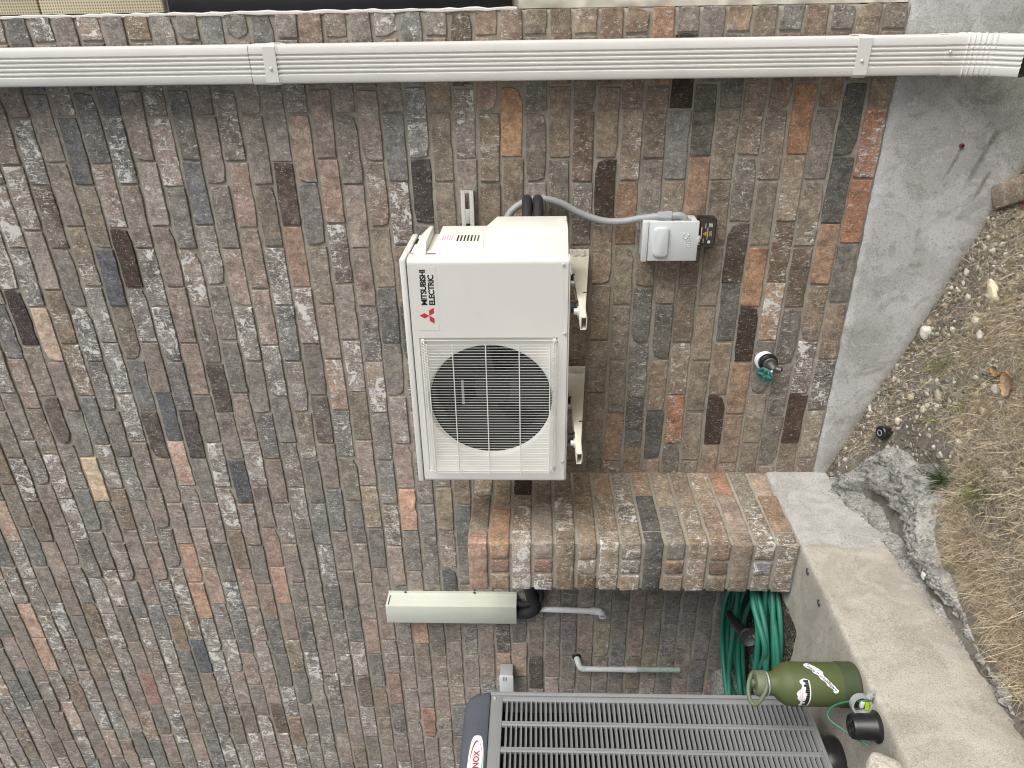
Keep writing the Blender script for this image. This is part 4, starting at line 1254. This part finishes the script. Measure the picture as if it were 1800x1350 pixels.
# badge on the cap
bxp = LX + .0115
def badge_x(z): return bxp - max(0, z - 1.778) * .10
bz0, bz1 = 1.759, 1.808
by1, by0 = -1.030, -1.36
bd = B(); ring0 = []
for i in range(40):
    t = 2 * PI * i / 40
    c_, s_ = math.cos(t), math.sin(t)
    yy_ = (by0 + by1) / 2 + (by1 - by0) / 2 * math.copysign(abs(c_) ** .75, c_)
    zz_ = (bz0 + bz1) / 2 + (bz1 - bz0) / 2 * math.copysign(abs(s_) ** .55, s_)
    ring0.append((yy_, zz_))
bd.add([(badge_x(z) - .010, y_, z) for y_, z in ring0] + [(badge_x(z), y_, z) for y_, z in ring0], [(i, (i + 1) % 40, 40 + (i + 1) % 40, 40 + i) for i in range(40)] + [tuple(range(40, 80))])
bdo = bd.build('badge', M_STICK, capo)
V, F = text_geo('LENNOX', 1, .03, 1.0)
V = fit(V, .104, .0190)
mesh('lettering', [(badge_x(1.772 + b_) + .0008, -1.186 + a, 1.773 + b_) for a, b_ in V], F, M_LRED, bdo)
arc = B()
ap = [(-1.150 + .098 * math.cos(t), 1.782 + .0205 * math.sin(t)) for t in np.linspace(-1.0, 1.25, 26)]
V = []
for i, (y_, z) in enumerate(ap):
    w = .0012 + .0035 * math.sin(PI * i / 25)
    V += [(badge_x(z) + .0006, y_, z - w * .4), (badge_x(z) + .0006, y_ + w * .9, z + w * .35)]
arc.add(V, [(2 * i, 2 * i + 1, 2 * i + 3, 2 * i + 2) for i in range(25)])
arc.build('arc', M_LRED, bdo)
tl = [(-1.085, 1.7625), (-1.22, 1.7600), (-1.22, 1.7685), (-1.16, 1.7670)]
mesh('teal_corner', [(badge_x(z) + .0007, y_, z) for y_, z in tl], [(0, 1, 2, 3)], M_TEAL, bdo)
for (y_, z) in ((LY0 - .027, 1.737), (LY0 - .030, .735)):
    B().lathe([(.006, 0), (.006, .0015), (.004, .005), (0, .0055)], (LX + .0005, y_, z), (1, 0, 0), 10).build('screw', M_STEEL, ln)
ft = B()
for (fx, fy) in ((-2.13, -1.03), (-2.13, -1.62), (-2.78, -1.03), (-2.78, -1.62)):
    ft.lathe([(.075, 0), (.078, .012), (.070, .060), (0, .060)], (fx, fy, ZS + .001), (0, 0, 1), 24)
ft.box(LX - DEP + .03, LX - .03, LY1 + .04, LY0 - .06, ZS + .058, LZ0 - .0005)
ft.build('base', M_BLACK, ln, bevel=.004)

# ------------------------------------------------------------------ garden hose, nozzle, rock behind it
hr = random.Random(21)
pts = []
cx, cy = -2.37, -.335
turns = 8
for i in range(turns * 40):
    t = 2 * PI * i / 40
    k = i / 40
    w1, w2, w3 = (mn.noise(Vector((k * .9 + 3, math.cos(t) * .8, math.sin(t) * .8 + q * 9))) for q in range(3))
    ra = .375 + .055 * w1 - .012 * ((k * 2.3) % 3)
    rb_ = .235 + .085 * w2 - .016 * ((k * 1.7 + 1) % 4)
    z = ZS + .014 + .0125 * k + .020 * w3 + .012 * (.5 + .5 * math.sin(t))
    pts.append((cx + .020 * math.sin(k * 2.1) + ra * math.cos(t), cy + .022 * math.cos(k * 1.3) + rb_ * math.sin(t), max(z, ZS + .022)))
last = pts[-1]
pts += [tuple(p) for p in spline([last, (-2.04, -.46, ZS + .125), (-2.14, -.57, ZS + .10), (-2.30, -.52, ZS + .09), (-2.36, -.40, ZS + .07)], 8)][1:]
hsg = thing('garden_hose', 'coiled green garden hose lying on the slab beside the pier', 'garden hose', (cx, cy, ZS))
B().tube(pts, .0108, 10).build('coil', M_HOSE, hsg)
nz = thing('spray_nozzle', 'black spray nozzle with red lever resting inside the green hose coil', 'spray nozzle', (-2.33, -.40, ZS + .06))
nd = Vector((-.35, -.85, .18)).normalized()
n0 = Vector((-2.30, -.23, ZS + .135))
B().tube([n0, n0 + Vector((.02, -.06, -.005)), n0 + Vector((.05, -.13, -.01)), n0 + Vector((.08, -.19, -.008))], [.014, .017, .021, .020], 14).build('grip', M_BLACK, nz)
B().lathe([(.018, 0), (.034, .018), (.036, .045), (.030, .050), (.012, .046), (0, .046)], n0 + Vector((.085, -.20, -.015)), (.55, -.80, .15), 20).build('head', M_BLACK, nz)
B().tube(spline([n0 + Vector((.13, -.24, -.02)), n0 + Vector((.105, -.265, -.045)), n0 + Vector((.06, -.25, -.055))], 5), .006, 8).build('lever', M_ROT, nz)
B().cyl(n0 + Vector((.125, -.245, -.008)), n0 + Vector((.128, -.249, -.007)), .006, 10).build('nozzle_face', M_BLACK, nz)

def rock(name, c, dims, mat, seed, label, cat, group=None, rot=0, sub=3, rough=.16):
    bm = bmesh.new()
    bmesh.ops.create_icosphere(bm, subdivisions=sub, radius=1)
    for v in bm.verts:
        p = v.co.copy()
        q = Vector([math.copysign(abs(a) ** .75, a) for a in p])
        q *= 1 + rough * mn.noise(p * 1.3 + Vector((seed, 0, 0))) * 1.6 + rough * .5 * mn.noise(p * 3.5 + Vector((0, seed, 0))) + rough * .2 * mn.noise(p * 9 + Vector((0, seed, 2)))
        q = Vector((q.x * dims[0], q.y * dims[1], q.z * dims[2]))
        q.rotate(Matrix.Rotation(rot, 3, 'Z'))
        v.co = q + Vector(c)
    for f in bm.faces: f.smooth = sub > 2
    me = bpy.data.meshes.new(name); bm.to_mesh(me); bm.free()
    me.materials.append(mat)
    return tag(link(name, me), label, cat, group)
rock('rock', (-2.84, -.16, ZS + .055), (.11, .085, .075), M_SPILL, 3.3, 'rough grey rock lying on the slab behind the green hose', 'rock')
rock('rock', (-1.812, -1.325, ZS + .038), (.060, .080, .046), M_ROCK, 8.1, 'pale limestone block on the slab edge beside the black cup', 'rock', rough=.10)

# ------------------------------------------------------------------ bottle
bt = Vector((-1.815, -1.000, ZS))
BR = .0625
wb = thing('water_bottle', 'large olive green water bottle with stickers standing on the slab edge', 'water bottle', bt)
B().lathe([(0, .008), (BR - .002, .008), (BR - .001, .05), (BR, .055), (BR, .196), (BR - .004, .212), (BR - .014, .228), (BR - .027, .240), (.034, .248), (.032, .252), (.032, .258), (0, .258)], bt, n=48).build('body', M_BOTTLE, wb)
B().lathe([(0, .0), (BR - .004, .0), (BR + .0005, .004), (BR + .002, .010), (BR + .002, .052), (BR + .0005, .0535), (BR - .001, .0535)], bt, n=48).build('boot', M_BOOT, wb)
B().lathe([(.0335, .2585), (.0335, .2625), (0, .2625)], bt, n=32).build('steel_ring', M_STEEL, wb)
ld = B().lathe([(.0335, .2630), (.0375, .266), (.0375, .286), (.034, .294), (.026, .296), (.024, .293), (0, .293)], bt, n=36)
ldo = ld.build('lid', M_LID, wb)
ACAM = math.atan2(-D - bt.y, 0 - bt.x)
def cyl_pt(s, t, off=.0006):
    a_ = ACAM + s / BR
    return (bt.x + (BR + off) * math.cos(a_), bt.y + (BR + off) * math.sin(a_), bt.z + t)
# carrying loop, folded towards the viewer's left
hd = Vector((math.cos(ACAM - PI / 2), math.sin(ACAM - PI / 2), 0)); hs_ = Vector((math.cos(ACAM), math.sin(ACAM), 0))
lp_ = [bt + hs_ * .036 + hd * .004 + Vector((0, 0, .268)), bt + hs_ * .034 + hd * .024 + Vector((0, 0, .276)), bt + hs_ * .022 + hd * .050 + Vector((0, 0, .292)), bt + hs_ * .010 + hd * .058 + Vector((0, 0, .305)),
       bt + hd * .044 + Vector((0, 0, .314)), bt - hs_ * .006 + hd * .018 + Vector((0, 0, .314)), bt - hs_ * .012 - hd * .012 + Vector((0, 0, .305)), bt - hs_ * .020 - hd * .030 + Vector((0, 0, .290)), bt - hs_ * .026 - hd * .028 + Vector((0, 0, .274))]
B().tube(spline(lp_, 6), .0062, 10).build('carry_loop', M_LID, wb)
B().box(bt.x - .008, bt.x + .010, bt.y - .008, bt.y + .008, bt.z + .2932, bt.z + .304).build('spout_tab', M_LID, ldo, bevel=.002)
# skyline sticker
def patch(name, cols_, mat, parent, off):
    V, F = [], []
    for (s, t0, t1) in cols_: V += [cyl_pt(s, t0, off), cyl_pt(s, t1, off)]
    F = [(2 * i, 2 * i + 2, 2 * i + 3, 2 * i + 1) for i in range(len(cols_) - 1)]
    return mesh(name, V, F, mat, parent)
ss = np.linspace(-.074, .014, 45)
sil = lambda s: .173 + .0025 * math.sin(s * 160) + .010 * smooth(-.056, -.048, s) * smooth(-.012, -.020, s) + .0015 * math.sin(s * 411)
edge_ = lambda s: .010 * smooth(.010, .014, s)
stk = patch('skyline_sticker', [(s, .151 + .004 * ((s + .03) / .045) ** 2 + edge_(s), sil(s) + .006 - edge_(s)) for s in ss], M_STICK, wb, .0006)
bld = B()
hr2 = random.Random(3)
s = -.071
while s < .009:
    w = hr2.uniform(.0035, .007); h = hr2.uniform(.010, .020) * (.7 if -.050 < s < -.016 else 1)
    z0 = .1545 + .004 * ((s + .03) / .045) ** 2
    bld.add([cyl_pt(s, z0, .0011), cyl_pt(s + w, z0, .0011), cyl_pt(s + w, z0 + h, .0011), cyl_pt(s, z0 + h, .0011)], [(0, 1, 2, 3)])
    s += w + .0004
bld.build('skyline', M_INK, stk)
scr = B()
for q in range(2):
    scr.tube([cyl_pt(-.050 + .034 * i / 22, .1765 + q * .006 + .0018 * math.sin(i * 1.9 + q), .0012) for i in range(23)], .0006, 5)
scr.build('script', M_PINK, stk)
# banner sticker with script, rising to the right
def ban(s, t):
    c_, s_ = math.cos(rad(43)), math.sin(rad(43))
    return (-.018 + s * c_ - t * s_, .078 + s * s_ + t * c_)
V, F = [], []
nb = 40
for i in range(nb):
    s = -.006 + .118 * i / (nb - 1)
    lo = -.0050 + .0008 * math.sin(s * 420); hi = .0072 + .0016 * math.sin(s * 260 + 1)
    if i in (0, nb - 1): lo, hi = -.001, .003
    if s > .050: lo -= .009 * smooth(.050, .062, s)
    for t in (lo, lo * .3 + hi * .3, hi): V.append(cyl_pt(*ban(s, t), .0007))
for i in range(nb - 1):
    for j in range(2): F.append((i * 3 + j, i * 3 + 3 + j, i * 3 + 4 + j, i * 3 + 1 + j))
st2 = mesh('script_sticker', V, F, M_STICK, wb)
tv, tf = text_geo('Delegation n Kind', 1, 0.01, .95, .35)
tv = fit(tv, .100, .0115)
mesh('lettering', [cyl_pt(*ban(a + .001, b_ - .0045), .0014) for a, b_ in tv], tf, M_INK, st2)
V = [cyl_pt(*ban(s_, t_), .0012) for s_, t_ in ((.066, -.0135), (.104, -.0135), (.104, -.0065), (.066, -.0065))]
mesh('blue_band', V, [(0, 1, 2, 3)], M_BLUE, st2)

# ------------------------------------------------------------------ small tools on the slab edge
cc = Vector((-1.800, -1.155, ZS))
bc = thing('black_cup', 'glossy black plastic cup with flanged foot beside the bottle', 'cup', cc)
B().lathe([(.037, 0), (.043, .001), (.043, .006), (.038, .010), (.0355, .014), (.0335, .068), (.031, .073), (.028, .074), (.026, .0725), (0, .0725)], cc, n=36).build('cup', M_BLACK, bc)
for q in range(4):
    a_ = q * PI / 2 + .3
    B().box(cc.x + .015 * math.cos(a_) - .006, cc.x + .015 * math.cos(a_) + .006, cc.y + .015 * math.sin(a_) - .0035, cc.y + .015 * math.sin(a_) + .0035, cc.z + .0726, cc.z + .0740).build('slot', M_LABEL, bc)
wl = B().tube(spline([cc + Vector((-.040, -.030, .030)), cc + Vector((-.035, .000, .066)), cc + Vector((-.030, .045, .110)), cc + Vector((-.010, .066, .104)), cc + Vector((.016, .066, .070)), cc + Vector((.045, .050, .020)), cc + Vector((.050, .045, .006))], 8), .0026, 8).build('wire_loop', M_GRNW)
tag(wl, 'bent green insulated wire looping over the black plastic cup', 'wire')
tl_ = thing('pocket_level', 'grey ring-shaped pocket level with lime vial between bottle and black cup', 'level', cc + Vector((.0, .085, 0)))
lc = cc + Vector((.026, .052, .030)); la = Vector((.35, -.94, .0)).normalized()
B().lathe([(.029, -.009), (.029, .009), (.023, .009), (.023, -.009), (.029, -.009)], lc, la, 32).build('ring', M_GREYP, tl_)
B().cyl(lc + Vector((-.010, -.008, -.016)), lc + Vector((.014, -.000, -.016)), .0065, 12).build('vial', M_VIAL, tl_)
B().box(lc.x - .012, lc.x + .012, lc.y - .004, lc.y + .006, lc.z - .008, lc.z + .002).build('bridge', M_WHITEP, tl_, bevel=.001)
B().lathe([(.010, 0), (.010, .012), (.006, .014), (0, .014)], lc + Vector((.028, .0, -.016)), (.8, .1, -.35), 14).build('knob', M_GREYP, tl_)
B().cyl(lc + Vector((.036, .001, -.020)), lc + Vector((.056, .002, -.0285)), .0026, 8).build('pin', M_STEEL, tl_)
hk = B().tube(spline([lc + Vector((-.020, .010, -.015)), lc + Vector((-.040, -.010, -.020)), lc + Vector((-.046, -.020, -.005))], 5), .003, 8).build('strap', M_BLACK, tl_)

# ------------------------------------------------------------------ things on the ground
dfc = Vector((-1.452, -.150, ground_z(-1.452, -.150) - .008))
df = thing('drain_fitting', 'black plastic drain fitting with a pale ring poking from the dirt by the footing', 'drain fitting', dfc)
da = Vector((.05, -.25, 1)).normalized()
B().lathe([(.017, -.03), (.019, .005), (.021, .026), (.025, .028), (.027, .040), (.024, .044), (.014, .045), (0, .044)], dfc, da, 26).build('cap', M_BLACK, df)
B().lathe([(.0118, .0446), (.0118, .0464), (.0092, .0464), (.0092, .0446)], dfc, da, 22).build('ring', M_GREYP, df)

def on_ground(x, y): return Vector((x, y, ground_zn(x, y)))
p = on_ground(-.565, -.085)
V, F = brick_solid(.19, .080, .060, random.Random(9))
rm = Matrix.Rotation(rad(-62), 3, 'Z') @ Matrix.Rotation(rad(12), 3, 'Y') @ Matrix.Rotation(rad(14), 3, 'X')
me = bpy.data.meshes.new('loose_brick')
me.from_pydata([tuple(rm @ v + p + Vector((.0, .0, .022))) for v in V], [], F)
me.polygons.foreach_set('use_smooth', [True] * len(me.polygons))
brick_attrs(me, len(V), lin(150, 132, 114), .05, .4, .6)
me.materials.append(M_BRICK)
tag(link('loose_brick', me), 'loose tan brick lying on the dirt against the footing', 'brick')
p = on_ground(-.618, -.115)
tag(B().tube([p + Vector((0, 0, .012)), p + Vector((.022, .010, .012)), p + Vector((.045, .012, .014))], [.004, .005, .004], 8).build('plastic_scrap', M_ROT), 'small red plastic scrap on the dirt beside the loose brick', 'scrap')
p = on_ground(-1.690, -.665)
tag(B().box(p.x - .012, p.x + .012, p.y - .010, p.y + .010, p.z + .03, p.z + .034).build('paper_scrap', M_STICK, bevel=.001), 'tiny white paper scrap at the foot of the slab', 'scrap')

STONES = [(-1.090, -.045, .030, .026, .024, (205, 200, 190), 'pale rounded stone resting against the footing above the gravel', None),
          (-.880, -.185, .050, .022, .016, (214, 206, 176), 'flat cream stone chip lying on dry grass', None),
          (-1.305, -.150, .024, .018, .014, (176, 162, 142), 'tan pebble by the footing, highest of a row of three', 'pebbles by the footing'),
          (-1.350, -.120, .024, .016, .013, (150, 142, 130), 'grey-tan pebble by the footing, middle of a row of three', 'pebbles by the footing'),
          (-1.320, -.215, .022, .018, .012, (186, 174, 152), 'light pebble by the footing, nearest the viewer of three', 'pebbles by the footing'),
          (-1.140, -.400, .028, .020, .016, (198, 194, 186), 'whitish stone beside a dry curled leaf', None),
          (-1.225, -.300, .030, .022, .008, (138, 136, 130), 'flat grey stone above the small green weed', None),
          (-1.400, -.160, .022, .016, .012, (202, 192, 172), 'cream pebble just above the black drain fitting', None),
          (-1.255, -.235, .034, .022, .012, (158, 150, 132), 'dull flat stone lying in the gravel below the footing', None),
          (-.985, -.190, .022, .018, .014, (196, 190, 180), 'small pale stone among the gravel near the footing', 'small pale gravel stones'),
          (-.930, -.120, .020, .016, .012, (190, 184, 172), 'small pale stone among the gravel near the footing', 'small pale gravel stones'),
          (-1.02, -.235, .024, .018, .014, (200, 196, 188), 'small pale stone among the gravel near the footing', 'small pale gravel stones'),
          (-1.215, -.405, .018, .015, .012, (196, 182, 152), 'small pale stone among the gravel near the footing', 'small pale gravel stones'),
          (-1.300, -.420, .018, .015, .012, (190, 178, 152), 'small pale stone among the gravel near the footing', 'small pale gravel stones'),
          (-.860, -.060, .020, .016, .012, (186, 180, 168), 'small pale stone among the gravel near the footing', 'small pale gravel stones')]
for i, (x, y, a_, b_, c_, col, lab, grp) in enumerate(STONES):
    q = on_ground(x, y)
    f_ = .8 if i < 2 else .68
    o = rock('stone', (q.x, q.y, q.z + c_ * .18), (a_ * f_, b_ * f_, c_ * f_), M_PEBBLE, 2.1 * i, lab, 'stone', grp, rot=i * .9, sub=3, rough=.14)
    at_ = o.data.attributes.new('bcol', 'FLOAT_COLOR', 'POINT')
    at_.data.foreach_set('color', np.tile(np.array([*lin(*col), 1.], 'f'), len(o.data.vertices)))

# gravel
gq = random.Random(31)
ico = bmesh.new(); bmesh.ops.create_icosphere(ico, subdivisions=1, radius=1)
IV = [v.co.copy() for v in ico.verts]; IF = [tuple(v.index for v in f.verts) for f in ico.faces]; ico.free()
GV, GF, GC = [], [], []
cnt = 0
while cnt < 5200:
    x = gq.uniform(-1.72, -.2); y = -abs(gq.gauss(0, .26)) - .008
    if y < -1.3: continue
    if x < -1.55 and y < -.1: continue
    dens = .30 + .7 * max(0, mn.noise(Vector((x * 7, y * 7, 3))) * 1.6 + .35)
    if gq.random() > dens: continue
    s = gq.choice((.0018, .0022, .0028, .0036, .0045, .006, .009)) * gq.uniform(.8, 1.3)
    z = ground_zn(x, y) + s * .2
    q = Matrix.Rotation(gq.uniform(0, 6), 3, 'Z') @ Matrix.Rotation(gq.uniform(-.5, .5), 3, 'X')
    sc_ = Vector((s * gq.uniform(.9, 1.5), s * gq.uniform(.7, 1.1), s * gq.uniform(.5, .9)))
    n = len(GV)
    for v in IV:
        w = v * (1 + gq.uniform(-.2, .2))
        GV.append(tuple(q @ Vector((w.x * sc_.x, w.y * sc_.y, w.z * sc_.z)) + Vector((x, y, z))))
    GF += [tuple(i + n for i in f) for f in IF]
    t = gq.random()
    col = lin(190, 186, 176) if t < .20 else lin(148, 141, 130) if t < .45 else lin(116, 109, 99) if t < .88 else lin(158, 145, 126)
    k_ = gq.uniform(.75, 1.1)
    GC += [(*[a_ * k_ for a_ in col], 1.)] * len(IV)
    cnt += 1
o = mesh('gravel', GV, GF, M_PEBBLE)
at_ = o.data.attributes.new('bcol', 'FLOAT_COLOR', 'POINT'); at_.data.foreach_set('color', np.array(GC, 'f').ravel())
tag(o, 'fine pale gravel scattered over the dirt by the footing', kind='stuff')

# grass
def blades(name, specs_, label, mat=M_GRASS, cat=None, kind=None, parent=None):
    V, F, Cc = [], [], []
    for (x, y, z, ang, lean, L, w, curl, col) in specs_:
        d_ = Vector((math.cos(ang), math.sin(ang), 0)); sd_ = Vector((-d_.y, d_.x, 0))
        n = len(V); p = Vector((x, y, z)); th = lean
        for k in range(5):
            ww = w * (1 - k / 4.6)
            V.append(tuple(p - sd_ * ww)); V.append(tuple(p + sd_ * ww))
            p = p + (d_ * math.sin(th) + Vector((0, 0, math.cos(th)))) * (L / 4)
            th += curl
            sd_ = (sd_ + d_ * curl * .25).normalized()
            gz = ground_z(p.x, p.y) + .003
            if p.z < gz: p.z = gz
        F += [(n + 2 * k, n + 2 * k + 1, n + 2 * k + 3, n + 2 * k + 2) for k in range(4)]
        Cc += [(*col, 1.)] * 10
    o = mesh(name, V, F, mat, parent, True)
    a = o.data.attributes.new('bcol', 'FLOAT_COLOR', 'POINT'); a.data.foreach_set('color', np.array(Cc, 'f').ravel())
    return tag(o, label, cat, None, kind)
hq = random.Random(44)
STRAW = [lin(188, 175, 150), lin(172, 159, 136), lin(155, 143, 122), lin(204, 194, 172), lin(138, 126, 108), lin(118, 107, 92), lin(178, 160, 128)]
sp_ = []
tries = 0
while len(sp_) < 125000 and tries < 1400000:
    tries += 1
    x = hq.uniform(-1.72, .15); y = hq.uniform(-2.2, -.02)
    # bare next to the footing, thick turf further out
    edge = -.20 - .18 * mn.noise(Vector((x * 3.5, 1, 2))) + .16 * smooth(-1.1, -.6, x)
    dn = smooth(edge + .13, edge - .16, y)
    lim = XS + .05 + .27 * smooth(-.10, -.22, y) * smooth(-.66, -.40, y) + .07 * smooth(-1.1, -.7, y)
    if x < lim: continue
    dn *= .40 + .60 * smooth(-.25, .20, mn.noise(Vector((x * 6, y * 6, 9))))
    dn = max(dn, .17)
    if hq.random() > dn: continue
    z = ground_zn(x, y)
    clump = mn.noise(Vector((x * 11, y * 11, 4))) * 4
    col = STRAW[min(6, int(hq.random() ** 1.3 * 7))]
    k_ = hq.uniform(.85, 1.65)
    col = tuple(c_ * k_ for c_ in col)
    if hq.random() < .03: col = lin(96, 108, 58)
    sp_.append((x, y, z - .004, hq.uniform(0, 2 * PI) * .9 + clump * 1.3, hq.uniform(.75, 1.5), hq.uniform(.025, .085), hq.uniform(.0006, .0013), hq.uniform(-.15, .45), col))
blades('dry_grass', sp_, 'dry straw coloured grass covering the slope', kind='stuff')
sp_ = []
for _ in range(900):                     # long straw hanging over the edge of the spilled concrete
    y = hq.uniform(-1.7, -.42)
    x = XS + .10 + .10 * smooth(-.95, -.5, y) + abs(hq.gauss(0, .05))
    if mn.noise(Vector((y * 6, 2, 8))) < -.15: continue
    k_ = hq.uniform(.85, 1.2)
    col = tuple(c_ * k_ for c_ in STRAW[hq.choice((0, 1, 3, 6))])
    sp_.append((x, y, ground_zn(x, y), PI + hq.gauss(.2, 1.3), hq.uniform(.5, 1.2), hq.uniform(.05, .13), hq.uniform(.0007, .0013), hq.uniform(.05, .3), col))
blades('long_straw', sp_, 'long dry straw leaning over the spilled concrete', kind='stuff')
def tuft(x, y, n, L, spread, cols_, label, name='grass_tuft'):
    s_ = []
    for _ in range(n):
        a_ = hq.uniform(0, 2 * PI); r_ = abs(hq.gauss(0, spread))
        xx, yy_ = x + r_ * math.cos(a_), y + r_ * math.sin(a_)
        s_.append((xx, yy_, ground_zn(xx, yy_) - .004, a_ + hq.gauss(0, .5), hq.uniform(.15, .9), L * hq.uniform(.6, 1.2), hq.uniform(.0011, .0020), hq.uniform(.02, .28), tuple(c_ * hq.uniform(.7, 1.2) for c_ in hq.choice(cols_))))
    blades(name, s_, label, cat='grass tuft')
G1 = [lin(58, 88, 40), lin(74, 104, 50), lin(46, 72, 34)]
G2 = [lin(112, 126, 62), lin(128, 138, 74), lin(90, 108, 56)]
tuft(-1.470, -.440, 170, .085, .020, G1, 'dark green grass tuft beside the spilled concrete near the footing')
tuft(-1.395, -.600, 90, .06, .035, G1 + G2, 'low green grass patch between spilled concrete and straw')
tuft(-1.225, -.330, 34, .045, .012, G2, 'small yellow-green weed in the gravel')
tuft(-1.150, -.190, 40, .060, .030, G2, 'thin pale green grass sprigs in the dirt under the footing')
tuft(-1.330, -.270, 26, .035, .018, G2, 'sparse green sprigs near the row of pebbles')
tuft(-1.590, -.700, 30, .04, .014, G2, 'little green weed at the edge of the spilled concrete past the paper scrap')

def leaf(x, y, L, w, col, ang, label, curl=.5, dz=.012):
    V, F = [], []
    q = on_ground(x, y) + Vector((0, 0, dz))
    for i in range(9):
        t = i / 8; ww = w * math.sin(PI * min(1, t * .92 + .06)) ** .8 * (1 + .25 * math.sin(t * 18))
        for s_ in (-1, -.5, 0, .5, 1):
            lx, ly = (t - .5) * L, s_ * ww
            lz = curl * (s_ * s_) * w + .15 * L * (t - .5) ** 2
            V.append((q.x + lx * math.cos(ang) - ly * math.sin(ang), q.y + lx * math.sin(ang) + ly * math.cos(ang), q.z + lz))
    for i in range(8):
        for j in range(4): F.append((i * 5 + j, i * 5 + 5 + j, i * 5 + 6 + j, i * 5 + 1 + j))
    o = mesh('dead_leaf', V, F, M_LEAF, None, True)
    a_ = o.data.attributes.new('bcol', 'FLOAT_COLOR', 'POINT'); a_.data.foreach_set('color', np.tile(np.array([*lin(*col), 1.], 'f'), len(V)))
    tag(o, label, 'leaf')
leaf(-1.090, -.455, .080, .030, (168, 140, 112), .5, 'largest dry tan leaf lying beside a whitish stone', .5, .014)
leaf(-1.085, -.375, .045, .016, (160, 128, 96), 1.4, 'small curled tan leaf just above the large dry leaf', .7)
leaf(-.830, -.330, .060, .022, (158, 122, 100), .2, 'reddish tan leaf caught in straw below the cream stone chip', .6)
leaf(-.870, -.480, .075, .026, (120, 98, 82), 2.1, 'dark brown dry leaf sunk in the straw', .5)
leaf(-1.330, -.900, .070, .026, (122, 100, 84), .9, 'brown dry leaf lying in the thick straw beside the slab', .5)
leaf(-1.235, -.760, .060, .024, (140, 92, 74), 1.8, 'rusty brown leaf fragment deep in the straw', .5)
